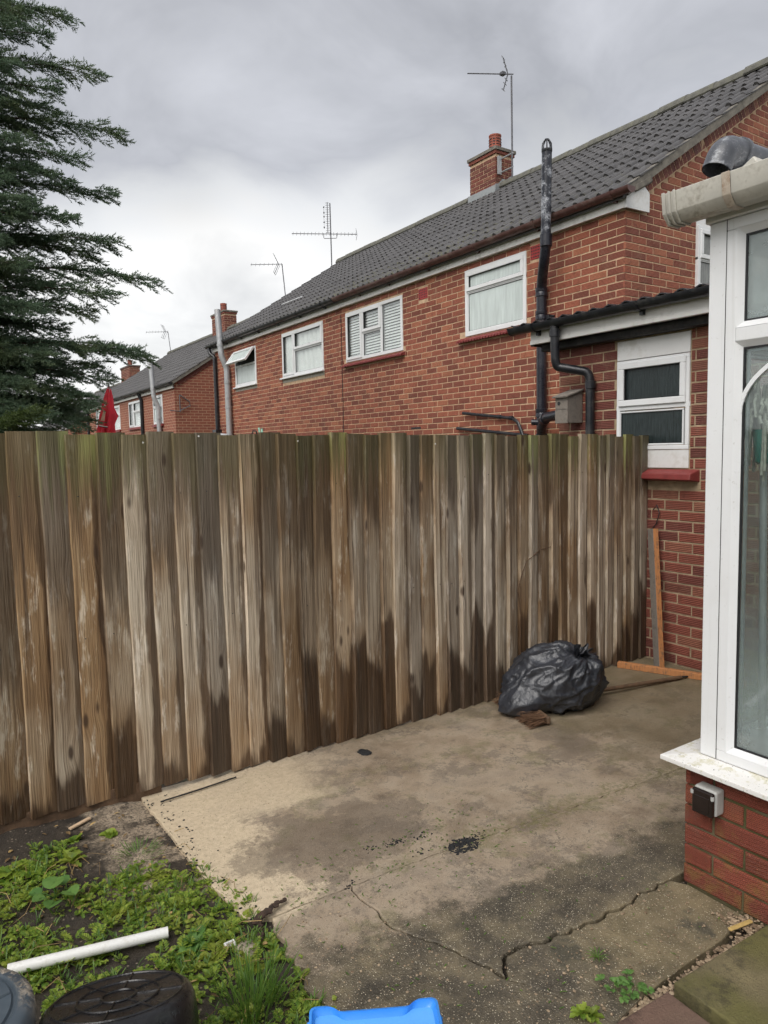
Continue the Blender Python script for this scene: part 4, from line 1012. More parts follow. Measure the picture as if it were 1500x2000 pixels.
# a loose pale strip lying on the tiles
mb = MB(); mb.bar((6.75, 13.9, roof_z(6.75)+0.05), (6.70, 12.9, roof_z(6.70)+0.05), 0.04, 0.012, up=(-ST, 0, CT)); tag(mb.build('loose_batten', 'upvc'), 'thin pale strip lying on the grey roof tiles', 'strip')
# ---- the houses further down the row: courses there are a few pixels high, so the wall material carries them
def mat_farbrick():
    M = Mat('far_red_brick'); p = M.pos; X = M.xyz(p)
    gm = M.n('ShaderNodeNewGeometry'); nx = M.math('ABSOLUTE', M.xyz(gm.outputs['Normal'])[0])
    u = M.mix(nx, X[0], X[1])
    bt = M.n('ShaderNodeTexBrick'); M.set(bt.inputs['Vector'], M.comb(u, X[2], 0))
    bt.inputs['Color1'].default_value = (0.27, 0.080, 0.048, 1); bt.inputs['Color2'].default_value = (0.20, 0.060, 0.040, 1); bt.inputs['Mortar'].default_value = (0.44, 0.31, 0.20, 1)
    bt.inputs['Scale'].default_value = 1.0; bt.inputs['Mortar Size'].default_value = 0.007; bt.inputs['Brick Width'].default_value = 0.225; bt.inputs['Row Height'].default_value = 0.075
    bt.inputs['Mortar Smooth'].default_value = 0.2
    n = M.noise(p, 6, 4); c = M.mix(M.lin(n, 0.3, 0.7, 0, 0.35), bt.outputs[0], (0.33, 0.12, 0.07))
    return M.bsdf(c, 0.8, M.bump(bt.outputs[1], -0.4, 0.01))
MT['farbrick'] = mat_farbrick()
def far_house(label, Y0, Y1, dz, wins, pipes, chim, detail=True):
    h, mb, zt = house_shell(label, Y0, Y1, dz, [(a, b2, 3.0+dz, 3.85+dz) for a, b2 in wins] if detail else [])
    gable_prism(mb, Y0+0.003, Y0+0.12, dz); gable_prism(mb, Y1-0.12, Y1, dz); mb.box(12.8, 12.9, Y0+.13, Y1-.13, -1, 3.4)
    mb.build('wall', 'farbrick', h); roof_common(h, Y0, Y1, dz, 0, 'tile_plain')
    mb = MB(); mb.bar((5.93, Y0-0.03, roof_z(5.93)-0.075+dz), (RX, Y0-0.03, roof_z(RX)-0.075+dz), 0.085, 0.085, up=(-ST, 0, CT)); mb.build('verge', 'verge', h)
    mb = MB(); mb.bar((6.1, Y0-0.012, roof_z(6.1)-0.19+dz), (RX, Y0-0.012, roof_z(RX)-0.19+dz), 0.02, 0.11, up=(-ST, 0, CT)); mb.build('verge_course', 'brick_dark', h)
    mb = MB(); mb.box(5.945, 5.968, Y0-0.03, Y1+.05, 3.905+dz, 4.07+dz); mb.box(5.968, 6.005, Y0, Y1, 3.91+dz, 3.925+dz); mb.build('fascia', 'fascia', h)
    gutter(h, 5.872, 4.05+dz, Y0-0.12, Y1+0.12, 0.056, 'black', [Y0+0.5+1.1*i for i in range(int((Y1-Y0)/1.1))])
    P = mapper('-X', XW+0.004)
    for i, (a, b2) in enumerate(wins if detail else []):
        c, d = 3.02+dz, 3.83+dz; mid = a+(b2-a)*0.62
        if b2-a < 1.2: w = window(h, P, a, b2, c, d, [(a+.05, b2-.05, 3.50+dz, d-.05, True), (a+.05, b2-.05, c+.05, 3.47+dz, False)], 'frost', mull=[(a, b2, 3.47+dz, 3.50+dz)])
        else:
            w = window(h, P, a, b2, c, d, [(mid+.02, b2-.04, c+.04, d-.04, True), (a+.04, mid-.02, 3.5+dz, d-.04, True), (a+.04, mid-.02, c+.04, 3.47+dz, False)], mull=[(mid-.02, mid+.02, c, d), (a, mid, 3.47+dz, 3.5+dz)])
            curtain(w, a+.03, b2-.03, c, d, XW+0.10)
        mb = MB(); mb.box(XW-0.05, XW+.003, a-.04, b2+.04, c-.075, c-.006); mb.build('sill', 'redsill', w)
    for kind, y in pipes:
        if kind == 'flue': flue(h, 5.915, y, 0.4, 3.72+dz, 4.72+dz)
        else:
            mb = MB(); mb.tube([(5.872, y, 4.0+dz), (5.95, y-.02, 3.8+dz), (5.95, y-.02, 0.2)], 0.05, 10); mb.build('downpipe', 'black', h, smooth=True)
    x0, x1, y0, y1, zb, zt = chim
    chimney(h, x0, x1, y0, y1, zb, zt, ((x0+x1)/2, (y0+y1)/2, 0.11))
    return h
house2 = far_house('middle red brick house in the row, seen past the red parasol', 19.05, 30.25, -0.55, [(20.15, 21.08), (22.3, 23.8), (25.0, 26.6), (27.6, 28.6)],
          [('flue', 20.25), ('pipe', 22.15), ('pipe', 29.9)], (9.25, 9.69, 23.55, 24.75, 5.5, 6.42))
# iron bracket for a hanging basket on that house's gable corner
mb = MB(); y = 19.0; mb.tube([(6.12, y, 3.18), (6.12, y, 2.72)], 0.014, 6); mb.tube([(6.12, y, 3.18), (6.38, y-.02, 3.0), (6.40, y, 2.9), (6.12, y, 2.76)], 0.014, 6); mb.tube([(6.12, y, 2.74), (5.85, y, 2.76)], 0.014, 6)
mb.build('basket_bracket', 'metal', house2)
house3 = far_house('farthest red brick house, mostly hidden behind the conifer', 33.4, 44.6, -1.1, [], [('flue', 34.4)], (9.25, 9.75, 36.2, 37.9, 4.9, 5.95), detail=False)

# ================================================================ LEAN-TO WITH THE WHITE WINDOW
lean = thing('lean_to', 'brick lean-to with dark patterned window under black gutter, where the fence ends', 'outbuilding', (LX+0.7, 3.0, 0))
YL, YR = 4.192, 0.9
LO = (2.984, 3.604, 1.425, 2.385)
mb = MB(); xa, xb = LX+.004, LX+.11
mb.box(xa, xb, YR, LO[0]+.01, -0.06, 2.47); mb.box(xa, xb, LO[1]-.01, YL, -0.06, 2.47); mb.box(xa, xb, LO[0]+.01, LO[1]-.01, -0.06, LO[2]); mb.box(xa, xb, LO[0]+.01, LO[1]-.01, LO[3]-.01, 2.47)
mb.box(xb, XW-0.01, YL-.11, YL-.004, -0.06, 2.47)
mb.build('wall', 'mortar_dull', lean)
lst = brick_list(YR+0.03, YL, 0.0, 2.44, [LO, (2.90, 3.33, 1.315, 1.425)], par=1)
lay_bricks(lean, [('-X', LX, lst)], 'brick_dark', 300, keep=lambda p: (p.y < 3.45 and p.y > 1.9) or p.z > 1.6)
PX = mapper('-X', LX)
a, b2 = LO[0], LO[1]
mb = MB(); wbox(mb, PX, a+.004, b2-.004, 2.240, 2.383, -.03, .006); mb.build('head_panel', 'board_white', lean, bevel=0.002)
lw = window(lean, PX, a+.004, b2-.004, 1.565, 2.234, [(a+.040, b2-.040, 1.905, 2.205, True), (a+.050, b2-.026, 1.598, 1.855, False)], 'frost_dark', t=0.030, mull=[(a, b2, 1.862, 1.895)])
mb = MB(); wbox(mb, PX, a+.006, b2-.006, 1.432, 1.562, -.03, .004); mb.build('foot_panel', 'board_white', lean, bevel=0.002)
mb = MB(); z = 1.372
mb.add([(LX+.01, 2.905, 1.425), (LX+.01, 3.325, 1.425), (LX-.095, 2.915, 1.392), (LX-.095, 3.31, 1.392), (LX-.10, 2.915, 1.350), (LX-.10, 3.31, 1.355), (LX+.01, 2.905, 1.335), (LX+.01, 3.325, 1.335)],
       [(0,2,3,1), (2,4,5,3), (4,6,7,5), (0,6,4,2), (1,3,5,7)]); mb.build('sill', 'redsill', lean, bevel=0.006, seg=2)
# eaves
mb = MB(); mb.box(4.395, 4.415, YR, 4.358, 2.450, 2.560); mb.box(4.388, 4.396, YR, 4.358, 2.450, 2.482); mb.build('fascia', 'fascia', lean, bevel=0.003)
mb = MB(); mb.box(4.416, 4.62, YR, 4.33, 2.452, 2.475); mb.box(4.47, 4.556, YR, 4.31, 2.395, 2.451); mb.build('soffit', 'dark_timber', lean, bevel=0.004)
mb = MB(); mb.box(4.40, 5.98, 4.335, 4.357, 2.44, 2.56); mb.build('barge_board', 'dark_timber', lean)
gutter(lean, 4.335, 2.600, YR, 4.510, 0.056, 'black', [4.25, 3.25, 2.2])
mb = MB(); n = 150; prof = []         # corrugated sheeting with its wavy edge over the gutter
for i in range(n+1):
    y = 4.49-(4.49-YR)*i/n; w = 0.013*math.cos(2*math.pi*y/0.145)
    for x in (4.30, 6.05):
        zz_ = 2.612+(x-4.30)*0.06+w; mb.v += [(x, y, zz_), (x, y, zz_-0.008)]
for i in range(n):
    k = 4*i; mb.f += [(k, k+4, k+6, k+2), (k+1, k+3, k+7, k+5), (k, k+1, k+5, k+4), (k+2, k+6, k+7, k+3)]
mb.build('roof_sheet', 'black', lean, smooth=True)
mb = MB(); mb.tube(fillet([(4.335, 4.035, 2.56), (4.345, 4.035, 2.285), (4.36, 4.03, 2.235), (4.50, 3.845, 2.185), (4.512, 3.825, 2.13), (4.512, 3.822, 0.6)], 0.055), 0.035, 14)
dp = mb.build('downpipe', 'grey_plastic', lean, smooth=True); dp.data.materials[0] = MT['black']
for q in ((4.338, 4.035, 2.50), (4.512, 3.822, 2.08)): mb = MB(); mb.lathe([(0.035, -.03), (0.042, -.028), (0.042, .028), (0.035, .03)], q, 14); mb.build('collar', 'black', dp, smooth=True)

# ================================================================ FENCE
fence = thing('fence', 'weathered closeboard timber fence with dark rain stains across the garden', 'fence', (2.0, FY, 0))
pitch = 0.1012; nb = int((4.575+4.6)/pitch)
rngf = random.Random(3)
xs = []; xx_ = 4.565
while xx_ > -4.6:
    xx_ -= 0.096 if xx_ > 2.2 else (0.102 if xx_ > 1.3 else 0.113)
    xs.append(xx_)
for i, x0 in enumerate(xs):
    wdt = (0.096 if x0 > 2.2 else (0.102 if x0 > 1.3 else 0.113))+0.016; x0 += rngf.uniform(-.008, .008); zt = 1.7075-(x0+0.1)*0.0079+rngf.uniform(-.011, .008)
    zb = 0.055-0.05*min(1, max(0, (x0-0.2)/1.3))+rngf.uniform(-.006, .006)
    if x0 > 1.4: zb = rngf.uniform(-0.004, 0.012)
    mb = MB(); nz = 18; lean_x = rngf.uniform(-.006, .006); cup = rngf.uniform(-.002, .004); ph = rngf.uniform(0, 9); tw = rngf.uniform(-.006, .006)
    for k in range(nz+1):
        t = k/nz; z = zb+(zt-zb)*t; wv = 0.0045*math.sin(t*5+ph)+0.003*mnoise.noise(Vector((ph, z*5, 0)))
        bow = 0.007*math.sin(t*3.1+ph*1.7)+tw*(t-.5)
        for u, yf, in ((0, -0.0210), (0.004, -0.0285), (0.3, -0.0225-cup), (0.65, -0.0140-cup), (1.0, -0.0025)):
            uu = u*wdt if u != 0.004 else 0.004
            e = 0.0012*mnoise.noise(Vector((ph+u*3, z*9, 4)))
            mb.v.append((uu+wv+lean_x*(t-.5)+e, yf-0.004+bow*(1-u), z))
        mb.v.append((wdt+wv+lean_x*(t-.5), 0.0, z)); mb.v.append((wv+lean_x*(t-.5), -0.002, z))
    m_ = 7
    for k in range(nz):
        for j in range(m_):
            j2 = (j+1) % m_; mb.f.append((k*m_+j, k*m_+j2, (k+1)*m_+j2, (k+1)*m_+j))
    mb.f.append(tuple(range(m_))[::-1]); mb.f.append(tuple(nz*m_+j for j in range(m_)))
    me = mb.mesh('fence_board', smooth=True, angle=25); me.materials.append(MT['fence'])
    link('fence_board', me, fence, loc=(x0, FY+jit(.0015), 0))
mb = MB(); mb.box(-4.6, 0.90, FY-0.012, FY+0.02, -0.06, 0.075)
gb = mb.build('gravel_board', 'oldwood', fence, bevel=0.003)
for z in (0.35, 0.95, 1.50):
    mb = MB(); mb.box(-4.6, 4.5, FY+0.003, FY+0.045, z-.04, z+.04); mb.build('rail', 'oldwood', fence)
for x in (-4.2, -2.4, -0.6, 1.3, 3.1, 4.50):
    mb = MB(); mb.box(x-.04, x+.04, FY+.046, FY+.13, -0.06, 1.66); mb.build('post', 'oldwood', fence)
mb = MB(); mb.lathe([(0.0045, 0), (0.0045, 0.002), (0.002, 0.003)], (0,0,0), 8, axis=(0,-1,0), cap1=True); nm = mb.mesh('nail'); nm.materials.append(MT['nail'])
for x, z in ((0.886, 1.655), (1.145, 1.682), (1.665, 1.655), (2.555, 1.63)):
    link('nail', nm, fence, loc=(x, FY-0.0315, z), rot=(jit(.3), jit(.3), 0))
nd = nm.copy(); nd.materials.clear(); nd.materials.append(MT['gasket'])
for i, x0 in enumerate(xs):
    for zz_ in (1.43, 0.80):
        if random.random() < 0.75: link('nail', nd, fence, loc=(x0+0.03+jit(.01), FY-0.0300, zz_+jit(.012)), scale=(0.6, 1, 0.6))
# a dead bramble stem caught on the boards
mb = MB(); mb.tube([(3.24, FY-0.03, 0.47), (3.20, FY-0.04, 0.70), (3.28, FY-0.035, 0.86), (3.42, FY-0.03, 0.93), (3.56, FY-0.025, 0.94)], 0.003, 5)
tag(mb.build('dead_stem', 'oldwood'), 'thin dead stem arching up the fence above the rubbish bag', 'twig')
mb = MB(); mb.tube([(4.545, 3.262, 1.12), (4.54, 3.225, 1.16), (4.54, 3.205, 1.10), (4.54, 3.23, 1.02), (4.545, 3.262, 0.985)], 0.004, 6)
tag(mb.build('wire_loop', 'gasket'), 'dark wire loop sticking out beside the end of the fence', 'wire')

# ================================================================ CONSERVATORY
BX, BY = 2.270, 1.478
cons = thing('conservatory', 'white framed conservatory on low brick wall at the right edge', 'conservatory', (3.3, 0.6, 0))
mb = MB(); mb.box(BX+.008, BX+.102, -0.6, BY-.008, -0.06, 0.462); mb.box(BX+.10, 4.30, BY-.102, BY-.008, -0.06, 0.462)
mb.build('dwarf_wall', 'mortar_green', cons)
s1 = brick_list(-0.2, BY, -0.01, 0.50, par=0)
s1 = [(BY-(u+0.2), v, l) for u, v, l in s1 if v < 0.46]        # start the bond from the corner
s2 = [(u, v, l) for u, v, l in brick_list(BX, 4.25, -0.01, 0.50, par=1) if v < 0.46]
lay_bricks(cons, [('-X', BX, s1), ('+Y', BY, s2)], 'brick_dwarf', 300)
# sill board, sloping slightly outwards, mitred round the corner
def sill_piece():
    zo, zi, t = 0.478, 0.497, 0.018
    A = [(2.207, 1.540), (2.36, 1.392)]
    mb = MB()
    o1, i1 = (2.207, -0.6), (2.36, -0.6); o2, i2 = (4.28, 1.540), (4.28, 1.392)
    O, I = A
    top = [(*o1, zo), (*O, zo), (*I, zi), (*i1, zi)]; bot = [(x, y, z-t) for x, y, z in top]
    mb.add(top+bot, [(0,1,2,3), (7,6,5,4), (0,4,5,1), (3,2,6,7), (0,3,7,4)])
    top = [(*O, zo), (*o2, zo), (*i2, zi), (*I, zi)]; bot = [(x, y, z-t) for x, y, z in top]
    mb.add(top+bot, [(0,1,2,3), (7,6,5,4), (0,4,5,1), (3,2,6,7), (1,5,6,2)])
    return mb
sill_piece().build('sill', 'sill', cons, bevel=0.0025, seg=2)
FX, FYc = 2.300, 1.443              # outer faces of the frames
mb = MB(); mb.box(FX, FX+0.066, FYc-0.060, FYc, 0.492, 2.335); mb.build('corner_post', 'upvc', cons, bevel=0.003, seg=2)
def cons_frame(P, u0, u1, z0, z1, ztr, name, sgn=1):
    """P(u, v, w): outer frame, transom, beads, gaskets and panes of one glazed bay"""
    mb = MB(); t = 0.036
    ring(mb, P, u0, u1, z0, z1, t, -0.060, 0.0); wbox(mb, P, u0+t, u1-t, ztr-.022, ztr+.022, -0.058, 0.0)
    fr = mb.build('frame', 'upvc', cons, bevel=0.003, seg=2)
    for (za, zb) in ((z0+t, ztr-.022), (ztr+.022, z1-t)):
        ua, ub = u0+t, u1-t
        mb = MB()       # raised bead with a splayed inner edge
        q = 0.020
        for (A, B, C2, D) in (((ua, za), (ub, za), (ub-q, za+q), (ua+q, za+q)), ((ub, za), (ub, zb), (ub-q, zb-q), (ub-q, za+q)), ((ub, zb), (ua, zb), (ua+q, zb-q), (ub-q, zb-q)), ((ua, zb), (ua, za), (ua+q, za+q), (ua+q, zb-q))):
            vs = [P(*A, 0.0005), P(*B, 0.0005), P(*C2, -0.016), P(*D, -0.016), P(*A, -0.03), P(*B, -0.03), P(*C2, -0.03), P(*D, -0.03)]
            mb.add(vs, [(0,1,2,3), (4,7,6,5), (0,4,5,1), (2,6,7,3)])
        mb.build('glazing_bead', 'upvc', fr)
        mb = MB(); ring(mb, P, ua+q-.001, ub-q+.001, za+q-.001, zb-q+.001, 0.007, -0.024, -0.0165); mb.build('gasket', 'gasket', fr)
        mb = MB(); ring(mb, P, ua+q+.006, ub-q-.006, za+q+.006, zb-q-.006, 0.010, -0.036, -0.028); mb.build('spacer', 'grey_pipe', fr)
        mb = MB(); wbox(mb, P, ua+q, ub-q, za+q, zb-q, -0.026, -0.022); mb.build('pane', 'glass_cons', fr)
    return fr
PF = lambda u, v, w: (FX-w, u, v)
PS = lambda u, v, w: (u, FYc+w, v)
cons_frame(PF, 0.40, FYc-0.0605, 0.492, 2.335, 1.957, 'front')
cons_frame(PF, -0.58, 0.395, 0.492, 2.335, 1.957, 'front')
cons_frame(PS, FX+0.0665, 3.20, 0.492, 2.335, 1.957, 'side')
cons_frame(PS, 3.205, 4.26, 0.492, 2.335, 1.957, 'side')
# decorative curved bar on the lower front pane
mb = MB(); pts = [(FX+0.017, 1.333-0.34*(1-math.cos(R(6*i))), 1.700+0.215*math.sin(R(6*i))) for i in range(16)]
for p, q_ in zip(pts, pts[1:]): mb.bar(p, q_, 0.014, 0.008, up=(-1, 0, 0))
mb.build('curved_glazing_bar', 'upvc', cons)
mb = MB(); mb.box(FX-0.0008, FX+0.004, FYc-0.0612, FYc-0.0598, 0.494, 2.335); mb.build('post_seam', 'gasket', cons)
# eaves beam, box gutter with straps, polycarbonate roof edge
mb = MB(); mb.box(FX-0.012, FX+0.07, -0.6, FYc+0.012, 2.336, 2.40); mb.box(FX+0.071, 4.28, FYc-0.07, FYc+0.012, 2.336, 2.40); mb.build('eaves_beam', 'upvc', cons, bevel=0.004)
gx0, gx1, gz0, gz1 = 2.180, 2.285, 2.345, 2.440
pr = [(gx0-.008, gz1), (gx0, gz0+.030), (gx0+.028, gz0), (gx1-.028, gz0), (gx1, gz0+.030), (gx1, gz1), (gx1-.004, gz1), (gx1-.004, gz0+.032), (gx1-.030, gz0+.005), (gx0+.030, gz0+.005), (gx0+.004, gz0+.032), (gx0-.003, gz1)]
mb = MB(); mb.extrude_y(pr, -0.6, 1.535); gt = mb.build('gutter', 'guttercream', cons, smooth=True, bevel=0.002)
def gutter_strap(y0, y1, mat, name, grow=0.006):
    cx_, cz_ = (gx0+gx1)/2, (gz0+gz1)/2+0.01; o = [(cx_+(x-cx_)*(1+grow*18), cz_+(z-cz_)*(1+grow*14)) for x, z in pr[:6]]; i = [(cx_+(x-cx_)*1.01, cz_+(z-cz_)*1.01) for x, z in reversed(pr[:6])]
    mb = MB(); mb.extrude_y(o+i, y0, y1); return mb.build(name, mat, gt, smooth=True, bevel=0.002)
gutter_strap(1.527, 1.540, 'guttercream', 'end_cap'); gutter_strap(1.508, 1.517, 'guttercream', 'end_cap_rib'); gutter_strap(1.488, 1.498, 'guttercream', 'end_cap_rib')
mb = MB(); mb.add([(x, 1.536, z) for x, z in pr[:6]], [tuple(range(6))]); mb.build('end_plate', 'guttercream', gt)
gutter_strap(1.300, 1.328, 'bracket', 'strap', 0.004); gutter_strap(0.62, 0.648, 'bracket', 'strap', 0.004)
mb = MB(); mb.add([(2.29, -0.6, 2.42), (2.29, 1.46, 2.42), (4.3, 1.46, 3.05), (4.3, -0.6, 3.05), (2.29, -0.6, 2.40), (2.29, 1.46, 2.40), (4.3, 1.46, 3.03), (4.3, -0.6, 3.03)], [(0,1,2,3), (7,6,5,4), (0,4,5,1), (1,5,6,2), (2,6,7,3), (3,7,4,0)])
mb.build('roof_panel', 'board_white', cons)
mb = MB(); mb.box(2.30, 2.34, 1.40, 1.47, 2.425, 2.455); mb.build('roof_end_cap', 'guttercream', cons, bevel=0.004)
mb = MB(); mb.bar((2.25, 1.29, 2.445), (2.25, 1.25, 2.47), 0.05, 0.03); mb.build('roof_clip', 'guttercream', cons, bevel=0.004)
# grey outlet pipe with a downturned elbow, resting over the gutter
mb = MB(); mb.tube([(2.42, 1.425, 2.585), (4.28, 1.43, 2.64)], 0.043, 20); rp = mb.build('outlet_pipe', 'grey_plastic', cons, smooth=True)
elb = fillet([(2.45, 1.425, 2.586), (2.345, 1.427, 2.584), (2.318, 1.436, 2.512)], 0.056, 9)
mb = MB(); mb.tube(elb, 0.047, 22, cap=False); mb.tube(list(reversed(elb)), 0.0425, 22, cap=False)
e = mb.build('elbow', 'grey_plastic', rp, smooth=True, recalc=False)
mb = MB(); mb.lathe([(0.046, -.010), (0.052, -.009), (0.052, .009), (0.046, .010)], (2.43, 1.425, 2.586), 22, axis=(1, 0, 0.027)); mb.build('collar', 'grey_plastic', rp, smooth=True)
# indoors: floor, house wall and far frames close the room
mb = MB(); mb.box(BX+.11, 4.30, -0.6, BY-.11, -0.05, 0.02); mb.build('floor', 'carpet', cons)
mb = MB(); mb.box(2.3, 4.4, -0.75, -0.62, -0.05, 3.1); mb.build('inner_wall', 'plaster', cons)
mb = MB(); mb.box(BX+.104, BX+.118, -0.6, BY-.11, 0.02, 0.47); mb.box(BX+.12, 4.28, BY-.118, BY-.104, 0.02, 0.47); mb.box(BX+.06, BX+.26, -0.6, BY-.10, 0.470, 0.4915); mb.box(BX+.262, 4.28, BY-.27, BY-.10, 0.470, 0.4915); mb.build('window_board', 'upvc', cons)
mb = MB(); mb.box(4.30, 4.40, -0.6, 1.45, -0.05, 0.5); mb.build('end_wall', 'plaster', cons)

# outdoor socket on the dwarf wall
so = thing('outdoor_socket', 'grey outdoor socket with dark flip cover on conservatory brick wall', 'socket', (BX-0.03, 1.37, 0.365))
mb = MB(); mb.box(BX-.052, BX-.001, 1.328, 1.412, 0.322, 0.412); mb.build('box', 'socket', so, bevel=0.008, seg=3)
mb = MB(); mb.box(BX-.070, BX-.0525, 1.331, 1.409, 0.322, 0.408); mb.build('cover', 'smoked', so, bevel=0.006, seg=3)
mb = MB(); mb.box(BX-.072, BX-.0695, 1.344, 1.396, 0.336, 0.388); mb.build('cover_panel', 'smoked', so, bevel=0.001)
for y in (1.3325, 1.4075): mb = MB(); mb.lathe([(0.006, 0.0), (0.006, 0.012)], (BX-.0685, y, 0.400), 10, axis=(0, 0, -1), cap0=True, cap1=True); mb.build('hinge', 'socket', so)

# string mop standing head-up inside
mop = thing('string_mop', 'string mop with teal socket standing head up behind the conservatory glass', 'mop', (2.50, 1.262, 0.02))
mx, my = 2.42, 1.306
mb = MB(); mb.lathe([(0.020, 1.53), (0.027, 1.535), (0.036, 1.63), (0.036, 1.645)], (mx, my, 0), 16, cap0=True, cap1=True); mb.build('socket', 'teal', mop, smooth=True)
mb = MB(); mb.tube([(mx+.02, my-.02, 0.02), (mx, my, 1.55)], 0.012, 10); mb.build('handle', 'grey_pipe', mop, smooth=True)
mb = MB(); rg = random.Random(5)
for i in range(90):
    a = rg.uniform(0, 2*math.pi); r0 = rg.uniform(0.005, 0.03); r1 = rg.uniform(0.045, 0.10); h = rg.uniform(0.03, 0.17); dr = rg.uniform(0.02, 0.24)
    d = Vector((math.cos(a), math.sin(a), 0)); b0 = Vector((mx, my, 1.645))+d*r0
    y_cap = lambda v: Vector((v.x, min(v.y, 1.385), v.z)) if True else v
    pts = [b0, b0+d*(r1*.4)+Vector((0,0,h)), b0+d*r1*.8+Vector((0,0,h*.8)), b0+d*r1+Vector((0,0,h-dr*.5)), b0+d*(r1*1.05)+Vector((jit(.01), jit(.01), h-dr))]
    mb.tube([Vector((max(p.x, FX+.05), min(p.y, 1.365), p.z)) for p in pts], 0.0055, 5)
mb.build('strings', 'mop', mop, smooth=True)

# ================================================================ CONIFER BEYOND THE FENCE
rt = np.random.RandomState(11)
tree = thing('conifer_tree', 'tall dark conifer with feathery drooping branches beyond the fence', 'tree', (0.05, 9.0, 0))
TB = np.array([0.05, 9.0, 0.0])
mb = MB(); mb.tube([(0.05, 9.0, -0.1), (0.08, 9.0, 2), (0.05, 9.02, 5), (0.07, 9.0, 8.0), (0.05, 9.0, 10.0)], [0.24, 0.20, 0.14, 0.07, 0.02], 12)
mb.build('trunk', 'bark', tree, smooth=True)
def cam_point(px, py, depth):
    v = cf*1390+cr*(px-750)-cu*(py-1000); return np.array(Vector((0,0,CAM_H))+v*(depth/1390))
tips = [(140, 40, 7.3), (95, 70, 7.0), (200, 155, 7.2), (120, 180, 6.9), (110, 217, 7.4), (245, 266, 7.2), (155, 318, 7.0), (228, 382, 7.3), (120, 345, 6.9), (237, 477, 7.2), (150, 430, 6.8), (190, 505, 7.3),
        (312, 556, 7.2), (190, 612, 7.0), (130, 645, 7.3), (230, 580, 6.9), (305, 708, 7.4), (280, 690, 7.0), (225, 745, 7.2), (190, 790, 6.9), (170, 800, 7.4), (150, 770, 7.0), (185, 828, 7.2), (100, 700, 6.7), (90, 610, 6.6), (60, 520, 6.7), (70, 400, 6.6), (40, 280, 6.7), (30, 130, 6.8), (90, 815, 6.6), (60, 760, 6.6), (175, 790, 7.6), (160, 835, 7.0), (125, 800, 7.2), (60, 845, 7.1), (10, 840, 7.0), (30, 800, 6.7), (110, 850, 7.6), (200, 720, 7.6), (150, 735, 7.5), (20, 700, 6.8), (0, 600, 6.7), (10, 470, 6.7), (20, 350, 6.8), (10, 200, 6.9), (60, 30, 7.1), (85, 480, 7.4), (110, 560, 7.3), (60, 640, 7.3)]
branches = []
for px_, py_, dpt in tips:
    tip = cam_point(px_-8, py_, dpt); L = np.hypot(*(tip-TB)[:2])
    z0 = tip[2]+0.05*L-0.05; branches.append((np.array([TB[0], TB[1], z0]), tip, L))
for i in range(64):
    z0 = 0.6+8.6*rt.rand(); az = rt.rand()*2*np.pi; L = (2.35-0.16*z0)*(0.75+0.35*rt.rand())
    tip = np.array([TB[0]+L*np.cos(az), TB[1]+L*np.sin(az), z0-0.12*L])
    if tip[1] < FY+0.6: continue
    v = Vector(tip)-Vector((0,0,CAM_H)); xx = 750+1390*v.dot(cr)/v.dot(cf)
    if xx > 110: continue        # keep the outline the photograph shows on its right flank
    branches.append((np.array([TB[0], TB[1], z0]), tip, L))
V1, F1 = [], []; V2, F2 = [], []; twig = MB()
UPV = np.array([0, 0, 1.0])
def unit(a): return a/(np.linalg.norm(a, axis=-1, keepdims=True)+1e-9)
def blades(P, D, n, ln, V, F, w=0.0040, spread=0.42):
    """n thin scale-leaf shoots (one triangle each) at points P along directions D"""
    k = len(P)
    if k == 0: return
    dirs = unit(D[:, None, :]+rt.normal(size=(k, n, 3))*spread)
    side = unit(np.cross(dirs, rt.normal(size=(k, n, 3))))
    l = ln*(0.55+0.8*rt.rand(k, n, 1)); base = np.repeat(P[:, None, :], n, 1)
    arr = np.stack([base-side*w, base+side*w, base+dirs*l], axis=2).reshape(-1, 3)
    V.append(arr)
def spray(p, d, L, dens, V):
    """flat feathery spray: axis with alternating twigs, each clothed in fine shoots"""
    d = unit(d); s = unit(np.cross(d, UPV)+rt.normal(size=3)*0.25); 
    k = max(3, int(L/(0.017/dens))); t = (np.arange(k)+rt.rand(k))/k
    ax = p+d*L*t[:, None]+UPV*(-0.13*L*t**2)[:, None]
    sg = np.where(np.arange(k) % 2 == 0, 1.0, -1.0)[:, None]
    td = unit(d*0.85+s*sg*0.62+rt.normal(size=(k, 3))*0.16+UPV*0.06)
    tl = (0.028+0.105*(1-t)**0.8*np.minimum(1, 0.35+2*t))*(0.6+0.7*rt.rand(k))
    m = 4
    f = (np.arange(m)+0.5)/m
    pts = (ax[:, None, :]+td[:, None, :]*(tl[:, None]*f)[:, :, None]).reshape(-1, 3)
    blades(pts, np.repeat(td, m, 0), 3, 0.030, V, None)
    blades(ax[-2:], np.tile(d, (2, 1)), 3, 0.03, V, None, spread=0.2)
